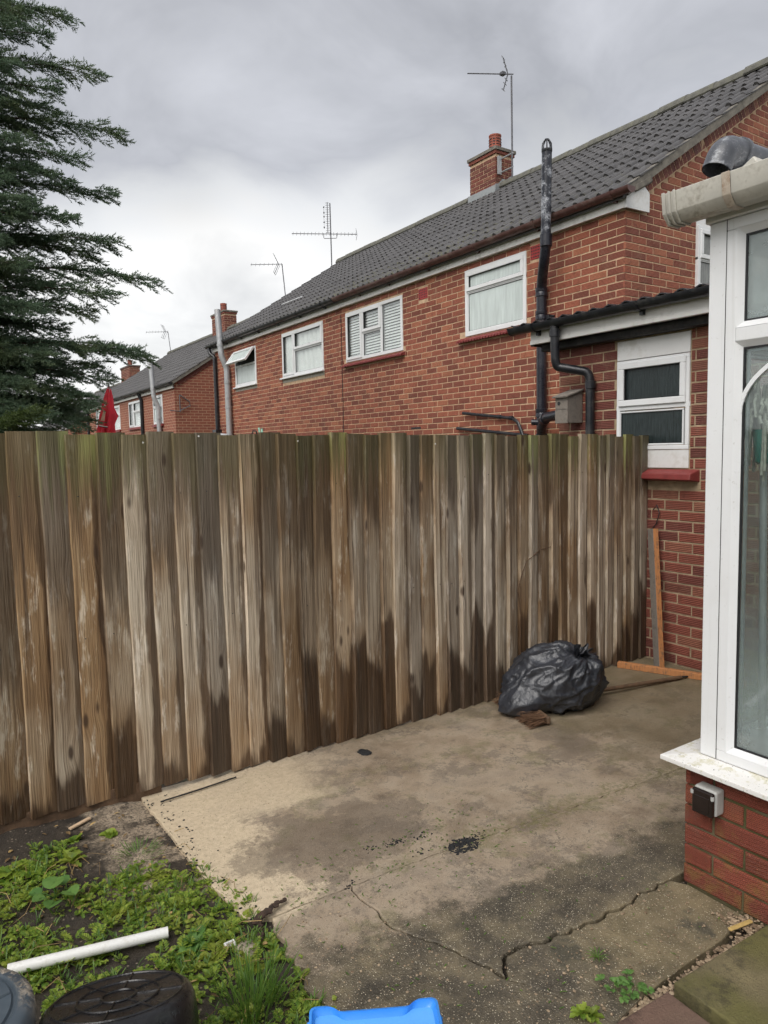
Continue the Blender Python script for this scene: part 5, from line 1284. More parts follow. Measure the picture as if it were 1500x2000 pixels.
for bi, (base, tip, L) in enumerate(branches):
    dvec = tip-base; hd = unit(dvec); side = unit(np.cross(hd, UPV)); arch = 0.07*L*(0.6+0.8*rt.rand())
    def cv(t): return base+dvec*t+UPV*arch*np.sin(np.pi*min(t, 1)*0.95)
    v = Vector(tip)-Vector((0,0,CAM_H)); xx = 750+1390*v.dot(cr)/v.dot(cf); dens = 1.0 if xx > -60 else 0.55
    twig.tube([Vector(cv(t)) for t in (0, .2, .4, .6, .8, .95)], [0.022, 0.018, 0.014, 0.010, 0.006, 0.003], 5, cap=False)
    n = int(L/0.028*dens)
    for i in range(n):
        t = 0.10+0.88*(i+rt.rand())/n; p = cv(t)+rt.normal(size=3)*0.02; tng = unit(cv(min(t+.03, 1.03))-cv(t-.03))
        sg = 1 if i % 2 else -1; az = (0.25+0.55*rt.rand())*sg*(1.25-0.75*t); el = rt.normal()*0.24-0.02
        d = unit(tng*np.cos(az)+side*np.sin(az)+UPV*np.sin(el))
        spray(p, d, (0.15+0.40*(1-t)**0.7)*(0.5+0.65*rt.rand()), dens, V1)
    spray(cv(0.90), hd, 0.10*L+0.05, 1.0, V1)
# a fresh paler spray low on the left
for c in range(4):
    base = cam_point(-40+10*c, 838-5*c, 6.3); hd = np.array([0.75, -0.55, 0.12+0.05*c]); hd /= np.linalg.norm(hd)
    for j in range(7): spray(base+hd*0.05*j, unit(hd+np.cross(hd, UPV)*(0.5 if j % 2 else -0.5)), 0.20, 1.0, V2)
def blade_obj(name, V, mat, parent):
    v = np.concatenate(V); me = bpy.data.meshes.new(name); n = len(v)//3
    me.vertices.add(len(v)); me.vertices.foreach_set('co', v.ravel())
    me.loops.add(n*3); me.loops.foreach_set('vertex_index', np.arange(n*3, dtype=np.int32))
    me.polygons.add(n); me.polygons.foreach_set('loop_start', np.arange(n, dtype=np.int32)*3); me.update(calc_edges=True)
    me.materials.append(MT[mat]); print(name, n); return link(name, me, parent)
blade_obj('crown', V1, 'conifer', tree)
blade_obj('fresh_foliage', V2, 'conifer_light', tree)
twig.build('limbs', 'bark', tree, smooth=True, recalc=False)

# ================================================================ PARASOL, AERIALS
par = thing('parasol', 'closed red garden parasol with white print, top showing over the fence', 'parasol', (2.12, 9.47, 0))
pc = Vector((2.155, 9.47, 0)); mb = MB(); n = 48; rings = [(2.475, 0.004), (2.43, 0.022), (2.33, 0.045), (2.20, 0.064), (2.10, 0.076), (2.0, 0.082), (1.88, 0.095), (1.6, 0.11), (1.3, 0.125), (1.15, 0.13)]
for i, (z, r) in enumerate(rings):
    lean_ = (2.475-z)*-0.10
    for j in range(n):
        a = 2*math.pi*j/n; rr = r*(1+0.26*math.cos(a*8)+0.10*math.cos(a*3+z*5)); 
        if 2.06 < z < 2.15 and math.cos(a-0.0) > 0.3: rr *= 1.45
        mb.v.append((pc.x+lean_*0.83+rr*math.cos(a), pc.y-lean_*0.55+rr*math.sin(a), z))
for i in range(len(rings)-1):
    for j in range(n):
        j2 = (j+1) % n; mb.f.append((i*n+j, i*n+j2, (i+1)*n+j2, (i+1)*n+j))
mb.build('canopy', 'redcloth', par, smooth=True, angle=60)
mb = MB(); mb.tube([(2.155, 9.47, 2.46), (2.155, 9.47, 2.50)], 0.010, 8); mb.tube([(2.08, 9.52, -0.05), (2.155, 9.47, 2.45)], 0.019, 10); mb.build('pole', 'grey_pipe', par, smooth=True)
mb = MB(); mb.lathe([(0.25, -0.06), (0.25, 0.0), (0.05, 0.05), (0.03, 0.25)], (2.08, 9.52, 0), 20, cap1=True); mb.build('base', 'black', par, smooth=True)
# printed bands on the cloth, facing the garden
vdir = Vector((-cf.x, -cf.y, 0)).normalized(); sdir = Vector((cr.x, cr.y, 0)).normalized()
def cloth_patch(name, mat, pts, d):
    mb = MB(); q = []
    for z, s in pts: q.append(Vector((pc.x, pc.y, z))+Vector((-(2.475-z)*0.083, (2.475-z)*0.055, 0))+sdir*s+vdir*d)
    q2 = [p-vdir*0.004 for p in q]; m_ = len(q)
    mb.add(q+q2, [tuple(range(m_)), tuple(range(m_, 2*m_))[::-1]]+[(i, (i+1) % m_, m_+(i+1) % m_, m_+i) for i in range(m_)]); mb.build(name, mat, par)
cloth_patch('print_band', 'whitecloth', [(1.985, -0.06), (1.965, 0.05), (1.952, 0.05), (1.972, -0.06)], 0.112)
cloth_patch('print_band', 'gasket', [(1.970, -0.055), (1.950, 0.05), (1.942, 0.05), (1.962, -0.055)], 0.111)
cloth_patch('print_patch', 'creamprint', [(2.17, -0.012), (2.15, 0.012), (2.03, 0.004), (2.04, -0.045)], 0.100)
cloth_patch('print_mark', 'whitecloth', [(2.235, -0.015), (2.232, 0.008), (2.218, 0.006), (2.221, -0.016)], 0.082)

HB = Vector((-0.832, 0.554, 0.0)); HP = Vector((0.554, 0.832, 0))
def yagi(mb, o, d, L, n, el, perp=None, r=0.008):
    d = Vector(d).normalized(); mb.tube([o, o+d*L], r*1.25, 6); perp = perp or HP
    for i in range(n):
        p = o+d*(L*(0.02+0.96*i/(n-1))); mb.tube([p-perp*el/2, p+perp*el/2], r*0.6, 5)
def aerial(label, base, top, fn):
    t = thing('television_aerial', label, 'aerial', base, 'television aerials on the roofs'); mb = MB(); mb.tube([base, top], 0.016, 8); mb.build('mast', 'metal', t, smooth=True); fn(t, Vector(top)); return t
def a1(t, top):
    o = top+Vector((0.02, -0.03, 0.02)); d = HB+Vector((0, 0, 0.035)); mb = MB(); yagi(mb, o, d, 0.82, 8, 0.16, HP*0.7+Vector((0.1, 0, 0.35))); mb.build('boom', 'metal', t)
    mb = MB(); c = o+d*0.10
    for s in (1, -1):
        e = c+d*0.08+Vector((0, 0, 0.27*s)); mb.tube([c, e], 0.010, 6)
        for f in (0.35, 0.62, 1.0):
            p = c.lerp(e, f); mb.tube([p-HP*0.26+HB*0.07-Vector((0,0,.10)), p+HP*0.26-HB*0.07+Vector((0,0,.10))], 0.007, 5)
    mb.build('reflector', 'metal', t)
    mb = MB(); q = o+d*0.19; mb.box(q.x-.04, q.x+.04, q.y-.04, q.y+.04, q.z-.02, q.z+.03); mb.build('dipole_box', 'metal', t)
    mb = MB()
    for z in (6.62, 6.86): mb.tube([(9.36, 9.70, z), (9.36, 10.04, z)], 0.014, 6)
    mb.box(9.28, 9.36, 10.0, 10.03, 6.58, 6.90); mb.build('wall_bracket', 'grey_pipe', t)
aerial('tall television aerial on a long pole strapped to the nearest chimney', (9.36, 9.72, 6.36), (9.36, 9.735, 8.19), a1)
def a2(t, top):
    b = Vector((9.5, 16.6, 7.25)); mb = MB(); yagi(mb, b-HB*0.70+Vector((0,0,-.04)), HB+Vector((0,0,.03)), 1.70, 18, 0.10, Vector((0.2, 0.2, 0.9)).normalized()*1.0); mb.build('boom', 'metal', t)
    mb = MB(); yagi(mb, b+HB*0.06+Vector((0,0,0.0)), (0, 0, 1), 0.78, 14, 0.10, HB); mb.build('vertical_array', 'metal', t)
    mb = MB(); q = b+HB*0.15
    for z in (0.15, 0.28, 0.42, 0.52, 0.66): mb.lathe([(0.012, -.02), (0.022, 0), (0.012, .02)], q+Vector((0, 0, z)), 6)
    mb.tube([q+Vector((0,0,.12)), q+Vector((0,0,.68))], 0.004, 5); mb.build('dipole_stack', 'metal', t)
    mb = MB(); mb.tube(fillet([b+HB*0.17, b+HB*0.17-Vector((0,0,.13)), b-HB*0.17-Vector((0,0,.13)), b-HB*0.17], 0.03), 0.008, 6); mb.build('support_bar', 'metal', t)
    mb = MB(); e = b-HB*0.70+Vector((0,0,-.05)); mb.tube([e+Vector((0,0,.16))+HB*.03, e, e-Vector((0,0,.14))+HB*.03], 0.006, 5); mb.build('end_reflector', 'metal', t)
aerial('tall aerial with crossing arms at the far ridge end of the nearest house', (9.5, 16.55, 5.4), (9.5, 16.58, 8.0), a2)
def a3(t, top):
    mb = MB(); yagi(mb, top, HB, 0.93, 8, 0.14, Vector((0.3, 0.4, 0.6)).normalized()); mb.build('boom', 'metal', t)
    mb = MB(); c = top+HB*0.10
    for s in (1, -1): e = c+HB*(.13)+Vector((0, 0, 0.27*s)); mb.tube([c, e], 0.010, 6); mb.tube([c+HP*0.2, e+HP*0.2], 0.006, 5); mb.tube([c-HP*0.2, e-HP*0.2], 0.006, 5); mb.tube([e-HP*.2, e+HP*.2], 0.006, 5)
    mb.build('reflector', 'metal', t)
aerial('plain television aerial leaning behind the stepped roof edge of the nearest house', (9.55, 19.3, 5.4), (9.6, 19.70, 7.17), a3)
aerial('small far aerial on the middle house, just right of the conifer', (9.5, 30.3, 5.6), (9.5, 30.66, 6.79), a3)

# small bits over the fence top: hose reel handle
hh = thing('garden_tool', 'pale green handled garden tool poking up just above the fence', 'garden tool', (3.1, 7.3, 0))
o = Vector(cam_point(508, 846, 7.2)); d = sdir
mb = MB(); mb.tube([o-d*.06-Vector((0,0,1.6)), o+Vector((0,0,-.02)), o-d*0.012+Vector((0,0,.055))], 0.010, 8); mb.tube([o+d*.03-Vector((0,0,1.6)), o+d*.022-Vector((0,0,.01)), o+d*.018+Vector((0,0,.045))], 0.012, 8); mb.build('handle', 'greenhose', hh, smooth=True)
mb = MB(); mb.tube([o-d*.02-Vector((0,0,.05)), o-d*.04+Vector((0,0,.02)), o-d*.07+Vector((0,0,.025)), o-d*.085-Vector((0,0,.02))], 0.007, 6); mb.build('cable', 'gasket', hh, smooth=True)

# bird box on the lean-to wall
bb = thing('bird_box', 'small weathered wooden bird box on brick wall beside the downpipe', 'bird box', (4.48, 4.0, 1.78))
y0, y1, xf, xb = 3.935, 4.062, 4.385, 4.552
mb = MB(); mb.add([(xf, y0, 1.79), (xb, y0, 1.79), (xb, y0, 2.045), (xf, y0, 1.995), (xf, y1, 1.79), (xb, y1, 1.79), (xb, y1, 2.045), (xf, y1, 1.995)], [(0,1,2,3), (7,6,5,4), (0,4,5,1), (1,5,6,2), (3,2,6,7)]); mb.build('side', 'greywood', bb)
mb = MB(); mb.box(xf-.012, xf, y0-.002, y1+.002, 1.786, 1.893); mb.box(xf-.010, xf, y0-.001, y1+.001, 1.895, 1.992); mb.build('front', 'greywood', bb, bevel=0.002)
mb = MB(); mb.lathe([(0.0145, 0), (0.0145, 0.003)], (xf-.010, y1-.040, 1.945), 16, axis=(-1, 0, 0), cap0=True, cap1=True); mb.build('entrance_hole', 'dark', bb)
mb = MB(); mb.bar((xf-.035, (y0+y1)/2, 1.993), (xb, (y0+y1)/2, 2.056), (y1-y0)+0.03, 0.014); mb.build('roof', 'greywood', bb, bevel=0.002)

# ================================================================ THINGS IN THE YARD
# black refuse sack
def make_bag():
    bm = bmesh.new(); bmesh.ops.create_icosphere(bm, subdivisions=6, radius=1.0)
    cx_, cy_ = 3.268, 3.010
    ex = Vector((0.832, -0.554, 0)).normalized()*1.0; ey = Vector((0.554, 0.832, 0)); ez = Vector((0, 0, 1))
    kn = Vector((0.50, -0.30, 0.81)).normalized()            # where the neck is gathered (local frame)
    for v in bm.verts:
        d = v.co.normalized(); a = math.acos(max(-1, min(1, d.dot(kn))))
        t1 = kn.cross(Vector((0, 1, 0))).normalized(); t2 = kn.cross(t1); ph = math.atan2(d.dot(t2), d.dot(t1))
        r = 1.0
        near_ = max(0.0, 1-a/1.5)
        pl = math.sin(ph*9+2.4*mnoise.noise(d*1.6))+0.55*math.sin(ph*19+2.6*mnoise.noise(d*2.4))+0.35*math.sin(ph*37+3*mnoise.noise(d*3))
        r += 0.050*near_**1.1*pl
        r -= 0.22*math.exp(-(a/0.26)**2)                       # dimple at the neck
        mer = Vector((math.cos(ph)*1.5, math.sin(ph)*1.5, a*0.7))
        def rid(v, p_=3): return (1-abs(mnoise.noise(v))*1.6)**p_ if abs(mnoise.noise(v)) < 0.62 else 0.0
        r += 0.120*(rid(mer*1.2+Vector((3, 7, 1)), 4)-0.3)*min(1, a/0.5)
        r += 0.060*(rid(mer*2.3+Vector((5, 1, 9)), 5)-0.25)
        r += 0.042*(rid(d*2.2+Vector((1, 4, 2)), 7)-0.2)+0.014*(rid(d*5.2+Vector((8, 2, 6)), 6)-0.2)
        r += 0.10*mnoise.noise(d*1.1+Vector((3, 3, 3)))
        # pulled-out corner at the lower left
        cd = d.dot(Vector((-0.80, -0.45, -0.62)).normalized()); 
        if cd > 0.80: r += 0.42*((cd-0.80)/0.20)**1.8
        x, y, z = d.x*r*0.275, d.y*r*0.25, d.z*r*0.205+0.183
        sl = max(0.0, -d.x)*max(0.0, 1-z/0.36); x -= 0.115*sl; y -= 0.085*sl          # slumps down to the left
        if z < 0.03: z = 0.006+max(0, z)*0.6+0.010*(mnoise.noise(d*6)+0.5) if z > -0.2 else 0.006
        p = Vector((cx_, cy_, 0))+ex*x+ey*y+ez*z
        p.y = min(p.y, FY-0.03)
        v.co = p
    me = bpy.data.meshes.new('bag_body'); bm.to_mesh(me); bm.free()
    me.polygons.foreach_set('use_smooth', [True]*len(me.polygons)); me.materials.append(MT['bag'])
    nk = Vector((cx_, cy_, 0))+ex*(kn.x*0.80*0.275)+ey*(kn.y*0.80*0.25)+ez*(kn.z*0.80*0.205+0.183)
    nd_ = (ex*kn.x*0.6+ey*kn.y*0.9+ez*0.9).normalized()
    return me, nk, nd_
bag = thing('rubbish_bag', 'full black rubbish bag slumped against the fence over the broom', 'rubbish bag', (3.255, 3.005, 0))
me, nk, nd_ = make_bag(); link('sack', me, bag)
mb = MB(); n = 40; a_ = nd_.cross(Vector((1, 0, 0))).normalized(); b_ = nd_.cross(a_)
for i, (h, r) in enumerate(((-0.03, 0.06), (0.0, 0.026), (0.012, 0.022), (0.03, 0.034), (0.05, 0.050), (0.062, 0.060))):
    for j in range(n):
        q = 2*math.pi*j/n; f = 1+min(1, i/3)*(0.32*math.sin(q*7+i*.6)+0.14*math.sin(q*13+1)); hh_ = h+(0.018*math.sin(q*5) if i > 3 else 0)
        mb.v.append(tuple(nk+nd_*hh_+(a_*math.cos(q)*0.62+b_*math.sin(q))*r*f+Vector((0.3, -0.1, 0))*h*0.4))
for i in range(5):
    for j in range(n): mb.f.append((i*n+j, i*n+(j+1) % n, (i+1)*n+(j+1) % n, (i+1)*n+j))
mb.build('neck', 'bag', bag, smooth=True, angle=180)

# broom lying under the bag
br = thing('broom', 'old wooden yard broom lying on the concrete under the rubbish bag', 'broom', (3.0, 3.0, 0))
h0, h1 = Vector((3.10, 3.24, 0.055)), Vector((2.965, 2.795, 0.050)); hd = (h1-h0).normalized(); hn = Vector((-hd.y, hd.x, 0))
if hn.dot(Vector((-1, 0, 0))) < 0: hn = -hn
mb = MB(); mb.bar(h0+Vector((0,0,-.020)), h1+Vector((0,0,-.020)), 0.026, 0.050); mb.build('head', 'oldwood', br, bevel=0.012, seg=3)
rg = random.Random(9); mb = MB()
for i in range(700):
    s = rg.random(); z = rg.uniform(0.012, 0.058); p = h0.lerp(h1, 0.01+0.98*s)+hn*0.015; p.z = z
    q = p+hn*rg.uniform(0.085, 0.130)+hd*rg.uniform(-.030, .030)+Vector((0, 0, rg.uniform(-0.045, 0.018))); q.z = max(0.003, q.z)
    w = rg.uniform(.0018, .0034); mb.add([p-hd*w, p+hd*w, q+hd*w*.6, q-hd*w*.6], [(0, 1, 2, 3)])
o = mb.build('bristles', 'bristle', br, recalc=False)
mb = MB(); mb.tube([(3.05, 3.02, 0.055), (3.40, 2.98, 0.045), (4.285, 2.839, 0.016)], 0.0135, 12); mb.build('handle', 'oldwood', br, smooth=True)
mb = MB(); mb.tube([(4.285, 2.839, 0.016), (4.32, 2.835, 0.016), (4.37, 2.82, 0.012)], [0.010, 0.007, 0.004], 8); mb.build('handle_tip', 'dark_timber', br)

# offcuts of stained timber
def two_face(o):      # one weathered grey face, the rest stained
    o.data.materials.append(MT['greywood'])
    for p in o.data.polygons:
        if p.normal.x < -0.55 and p.normal.y > -0.6: p.material_index = 1
    return o
mb = MB(); mb.bar((4.415, 3.100, 0.0), (4.512, 3.238, 0.985), 0.068, 0.045, up=(-0.92, 0.35, 0.1)); tag(two_face(mb.build('timber_offcut', 'paintwood', bevel=0.002)), 'orange stained timber length leaning upright against the brick wall', 'plank', 'orange stained timber lengths')
mb = MB(); mb.bar((4.180, 3.275, 0.022), (4.50, 2.50, 0.022), 0.040, 0.042); tag(mb.build('timber_offcut', 'paintwood', bevel=0.002), 'orange stained timber length lying on the ground along the brick wall', 'plank', 'orange stained timber lengths')

# white waste pipe in the weeds
mb = MB(); pa, pb = Vector((0.150, 2.349, 0.045)), Vector((0.607, 2.245, 0.040)); mb.tube([pa, pb], 0.0172, 16, cap=False); mb.tube([pb, pa], 0.0150, 16, cap=False)
dpp = (pb-pa).normalized(); mb.lathe([(0.0150, 0), (0.0172, 0)], pb, 16, axis=dpp)
tag(mb.build('white_pipe', 'whitepipe', smooth=True, recalc=False), 'short white plastic pipe lying in the weeds', 'pipe')

# upturned black rubber tub
tub = thing('black_tub', 'upturned black rubber tub with ribbed oval base, bottom left', 'tub', (0.33, 1.68, 0))
tn = Vector((math.sin(R(20))*math.cos(R(70)), math.sin(R(20))*math.sin(R(70)), math.cos(R(20)))); tc = Vector((0.339, 1.715, 0.30))
mb = MB(); mb.lathe([(0.0, -0.004), (0.150, -0.004), (0.158, -0.003), (0.170, -0.012), (0.178, -0.030), (0.184, -0.07), (0.192, -0.235), (0.200, -0.240), (0.200, -0.252), (0.184, -0.250), (0.174, -0.06)], tc, 64, axis=tn); mb.build('body', 'tub', tub, smooth=True, angle=50)
ta = (Vector((1, 0, 0))-tn*tn.x).normalized(); tb_ = tn.cross(ta)
def tp(r, a, h=0.0): return tc+ta*r*math.cos(a)+tb_*r*math.sin(a)+tn*h
for r in (0.152, 0.095, 0.040):
    mb = MB(); mb.tube([tp(r, 2*math.pi*i/60, -0.003) for i in range(61)], 0.0035, 6, cap=False); mb.build('ring_rib', 'tub', tub, smooth=True)
for k in range(8):
    a = 2*math.pi*k/8+0.35; r0 = 0.040; r1 = 0.152
    mb = MB(); mb.tube([tp(r0, a, -0.003), tp(r1, a, -0.003)], 0.0028, 6); mb.build('spoke_rib', 'tub', tub, smooth=True)
# blue-grey tub beside it
t2 = thing('grey_tub', 'blue-grey round tub with dried cement on its edge, bottom left corner', 'tub', (-0.02, 1.76, 0)); c2 = Vector((-0.022, 1.775, 0.365))
mb = MB(); mb.lathe([(0.0, 0.0), (0.138, 0.0), (0.142, -0.006), (0.148, -0.006), (0.152, 0.0), (0.172, -0.002), (0.184, -0.014), (0.188, -0.04), (0.176, -0.20), (0.168, -0.365)], c2, 64); mb.build('body', 'tubgrey_cement', t2, smooth=True, angle=50)
mb = MB(); mb.tube([c2+Vector((-.13, -.05, .001)), c2+Vector((.137, 0.005, .001))], 0.003, 6); mb.build('seam_rib', 'tubgrey', t2)
# blue plastic step with raised rim
bl = thing('blue_step', 'blue plastic step stool with raised rim at the bottom edge', 'step stool', (0.76, 1.24, 0))
bu = Vector((0.875, -0.485, 0)).normalized(); bv = Vector((-bu.y, bu.x, 0)); bv = bv if bv.y > 0 else -bv; bo = Vector((0.700, 1.414, 0.30))
def outline(ins):
    w, dpt, rad = 0.302, 0.26, 0.018
    P = [(0, 0), (0.048, 0), (0.066, -0.020), (w-0.066, -0.020), (w-0.048, 0), (w, 0), (w, -dpt), (0, -dpt)]
    c = Vector((w/2, -dpt/2)); out = []
    pts = []
    for x, y in P:
        pts.append(Vector((x+(ins if x < w/2 else -ins)*(1.0), y-ins if y > -dpt/2 else y+ins, 0)))
    cl = [pts[-1].lerp(pts[0], .5)]+pts+[pts[-1].lerp(pts[0], .5)]
    f = fillet(cl, rad, 5)[:-1]
    return [(p.x, p.y) for p in f]
o0, o1, o2 = outline(0.0), outline(0.006), outline(0.013); m_ = len(o0)
def bp(p, z): return bo+bu*p[0]+bv*p[1]+Vector((0, 0, z))
rings = [(o0, -0.045), (o0, -0.004), (o0, 0.0), (o1, 0.002), (o1, -0.004), (o2, -0.014)]
mb = MB()
for pr_, z in rings: mb.v += [tuple(bp(p, z)) for p in pr_]
for i in range(len(rings)-1):
    for j in range(m_): mb.f.append((i*m_+j, i*m_+(j+1) % m_, (i+1)*m_+(j+1) % m_, (i+1)*m_+j))
mb.build('rim', 'bluelid', bl, smooth=True, angle=50)
mb = MB(); mb.v = [tuple(bp(p, -0.0135)) for p in o2]; mb.f = [tuple(range(m_))]; mb.build('tread', 'blueinner', bl)
mb = MB(); ce = bp((0.155, -0.150), -0.010)
pts = [ce+bu*0.075*math.cos(2*math.pi*i/40)+bv*0.030*math.sin(2*math.pi*i/40) for i in range(41)]
mb.tube(pts, 0.006, 8, cap=False); mb.build('handle_recess', 'bluelid', bl, smooth=True)
for (su, sv) in ((0.02, -0.03), (0.282, -0.03), (0.282, -0.24), (0.02, -0.24)):
    q = bp((su, sv), 0); mb = MB(); mb.bar(q+Vector((0, 0, -0.02)), q+bu*(0.02 if su > .1 else -.02)+bv*(0.02 if sv > -.1 else -.02)+Vector((0, 0, -0.30)), 0.045, 0.045); mb.build('leg', 'bluelid', bl, bevel=0.006)

# lumps of black crumbs, stones, bark, broken bits
def blob(mb, c, r, sq=0.6, n=1, seed=0):
    bm = bmesh.new(); bmesh.ops.create_icosphere(bm, subdivisions=n, radius=1.0); k = len(mb.v); bm.verts.ensure_lookup_table()
    ax = (random.uniform(.7, 1.3), random.uniform(.7, 1.3)); ro = random.uniform(0, 6.28)
    for v in bm.verts:
        d = v.co.copy(); q = r*(1+0.35*mnoise.noise(d*1.7+Vector((seed*3.1, seed, 0)))); x, y = d.x*ax[0]*q, d.y*ax[1]*q
        mb.v.append((c[0]+x*math.cos(ro)-y*math.sin(ro), c[1]+x*math.sin(ro)+y*math.cos(ro), c[2]+d.z*q*sq))
    mb.f += [tuple(v.index+k for v in f.verts) for f in bm.faces]; bm.free()
rg = random.Random(21); mb = MB()
for i in range(330):
    a = rg.uniform(0, 6.28); r = 0.070*min(1.15, math.sqrt(rg.random())*rg.uniform(.8, 1.1)); blob(mb, (1.765+r*1.1*math.cos(a), 2.127+r*0.72*math.sin(a), 0.002), rg.uniform(0.002, 0.008), 0.45, 1, i)
o = mb.build('black_crumbs', 'ash', smooth=True); tag(o, 'small patch of black crumbs on the concrete joint', 'debris'); 
mb = MB()
for cx0, cy0, nn_ in ((1.55, 2.31, 60), (1.66, 2.28, 22), (1.44, 2.33, 14), (1.60, 2.20, 12), (1.86, 2.155, 30), (1.27, 2.17, 14)):
    for i in range(nn_): blob(mb, (cx0+rg.gauss(0, .022), cy0+rg.gauss(0, .014), 0.001), rg.uniform(0.0015, 0.005), 0.5, 1, i)
for i in range(150):      # crumbs of soil kicked over the edge of the concrete
    y = rg.uniform(2.2, 3.3); x = 0.80+abs(rg.gauss(0, .055))+0.03*mnoise.noise(Vector((y*6, 0, 0))); blob(mb, (x, y, 0.001), rg.uniform(.0015, .006), .5, 1, i)
o = mb.build('moss_crumbs', 'ash', smooth=True); o['kind'] = 'stuff'
mb = MB(); blob(mb, (1.915, 3.12, 0.001), 0.042, 0.16, 3, 5); tag(mb.build('dark_lump', 'ash', smooth=True), 'dark oval lump on the concrete near the fence foot', 'debris')
mb = MB()
for i in range(2600):
    if i < 900: x, y, z = rg.uniform(1.30, 2.26), 0, 0.0; y = 1.196+rg.gauss(0, .012)+(x-1.76)*-0.02; z = -0.010; r = rg.uniform(.003, .0075)
    elif i < 1080: t = rg.random(); x = 2.215+rg.gauss(0, .03); y = 1.24+rg.gauss(0, .035)-0.02; z = 0.002; r = rg.uniform(.003, .008)
    elif i < 2200: x, y = rg.uniform(0.95, 2.2), rg.uniform(1.2, 2.1); z = 0.001; r = rg.choice([.0018, .0022, .0028, .0035, .005])
    else: x, y = rg.uniform(0.9, 4.3), rg.uniform(2.1, 3.3); z = 0.001; r = rg.choice([.0015, .002, .0025, .003])
    blob(mb, (x, y, z), r, 0.6, 1, i)
o = mb.build('pebbles', 'pebble', smooth=True, recalc=False); o['kind'] = 'stuff'; o['label'] = 'loose pebbles and grit along the paving edge'
mb = MB(); mb.bar((2.14, 1.228, 0.010), (2.235, 1.205, 0.016), 0.016, 0.010); tag(mb.build('wood_chip', mat_simple('yellow_wood', (0.42, 0.29, 0.10), 0.8, 0.2, 40, bump=0.3), bevel=0.004), 'yellow chip of wood among pebbles beside the conservatory wall', 'wood chip')
mb = MB()
for k in range(9):
    t = k/8; c = (0.885+0.125*t, 2.165+0.045*t+jit(.006), 0.014+0.010*math.sin(t*3)); blob(mb, c, 0.016*(1.15-0.6*t), 0.5, 2, 40+k)
for k in range(5): blob(mb, (0.89-0.008*k, 2.155-0.020*k, 0.012), 0.012, 0.6, 2, 60+k)
tag(mb.build('rotten_wood', mat_simple('rotten_brown_wood', (0.045, 0.026, 0.017), 0.85, 0.5, 60, bump=0.8)), 'dark rotten piece of wood at the corner of the weeds', 'wood')
mb = MB(); blob(mb, (0.80, 2.055, 0.01), 0.045, 0.45, 2, 8); tag(mb.build('broken_stone', 'cement', smooth=True), 'small buff broken stone at the edge of the weeds', 'stone')
mb = MB(); mb.box(0.742, 0.775, 2.098, 2.103, 0.01, 0.030); mb.box(0.742, 0.746, 2.080, 2.098, 0.01, 0.034); mb.box(0.771, 0.775, 2.080, 2.098, 0.01, 0.034); tag(mb.build('plastic_clip', 'whitepipe', bevel=0.001), 'small white plastic clip lying in the weeds', 'plastic clip')
mb = MB(); mb.tube([(0.86, 3.20, 0.012), (1.05, 3.215, 0.010), (1.24, 3.235, 0.010)], 0.004, 5); tag(mb.build('thin_stick', 'dark_timber'), 'thin dark stick lying on sandy concrete along the fence foot', 'stick')
mb = MB(); mb.bar((0.47, 3.19, 0.012), (0.56, 3.23, 0.016), 0.018, 0.006); tag(mb.build('wood_sliver', mat_simple('pale_wood', (0.55, 0.40, 0.26), 0.8, 0.1, 30)), 'pale sliver of wood on the soil below the fence', 'wood chip')

# ================================================================ WEEDS
rw = random.Random(31)
def leaf(mb, o, d, L, W, kind='oval', droop=0.3, up=Vector((0, 0, 1))):
    d = d.normalized(); s = d.cross(up)
    if s.length < 1e-3: s = Vector((1, 0, 0))
    s.normalize(); n_ = s.cross(d)
    k = len(mb.v)
    prof = {'oval': [(0.08, .25), (.3, .85), (.55, 1), (.8, .7)], 'lobed': [(0.06, .15), (.2, .75), (.3, .45), (.48, 1.0), (.6, .55), (.78, .8)], 'long': [(0.05, .3), (.3, .8), (.6, 1), (.85, .6)], 'round': [(.02, .55), (.2, 1.0), (.5, 1.15), (.8, .85), (.95, .4)]}[kind]
    mb.v.append(tuple(o)); ids = []
    for t, w in prof:
        c = o+d*L*t-Vector((0, 0, 1))*droop*L*t*t; lift = n_*W*w*0.16
        mb.v += [tuple(c-s*W*w*.5+lift), tuple(c), tuple(c+s*W*w*.5+lift)]; ids.append(len(mb.v)-3)
    mb.v.append(tuple(o+d*L-Vector((0, 0, 1))*droop*L)); e = len(mb.v)-1
    f = ids[0]; mb.f += [(k, f, f+1), (k, f+1, f+2)]
    for a, b_ in zip(ids, ids[1:]): mb.f += [(a, b_, b_+1, a+1), (a+1, b_+1, b_+2, a+2)]
    l = ids[-1]; mb.f += [(l, e, l+1), (l+1, e, l+2)]
def rosette(mb, c, n, L, W, kind, rise=0.5, trifoil=False):
    for i in range(n):
        a = 6.283*i/n+rw.uniform(-.4, .4); el = rw.uniform(0.15, rise); d = Vector((math.cos(a)*math.cos(el), math.sin(a)*math.cos(el), math.sin(el))); l = L*rw.uniform(.6, 1.15)
        if trifoil:
            st = Vector(c)+d*l*rw.uniform(.6, 1.3); 
            for q in (-0.9, 0, 0.9):
                dd = Matrix.Rotation(q, 3, 'Z') @ d; leaf(mb, st, dd, l*.62, W*.62, 'lobed', 0.35)
            mb.v += [tuple(Vector(c)-Vector((.0008, 0, 0))), tuple(Vector(c)+Vector((.0008, 0, 0))), tuple(st)]; k = len(mb.v); mb.f.append((k-3, k-2, k-1))
        else: leaf(mb, Vector(c), d, l, W*rw.uniform(.8, 1.2), kind, rw.uniform(.2, .5))
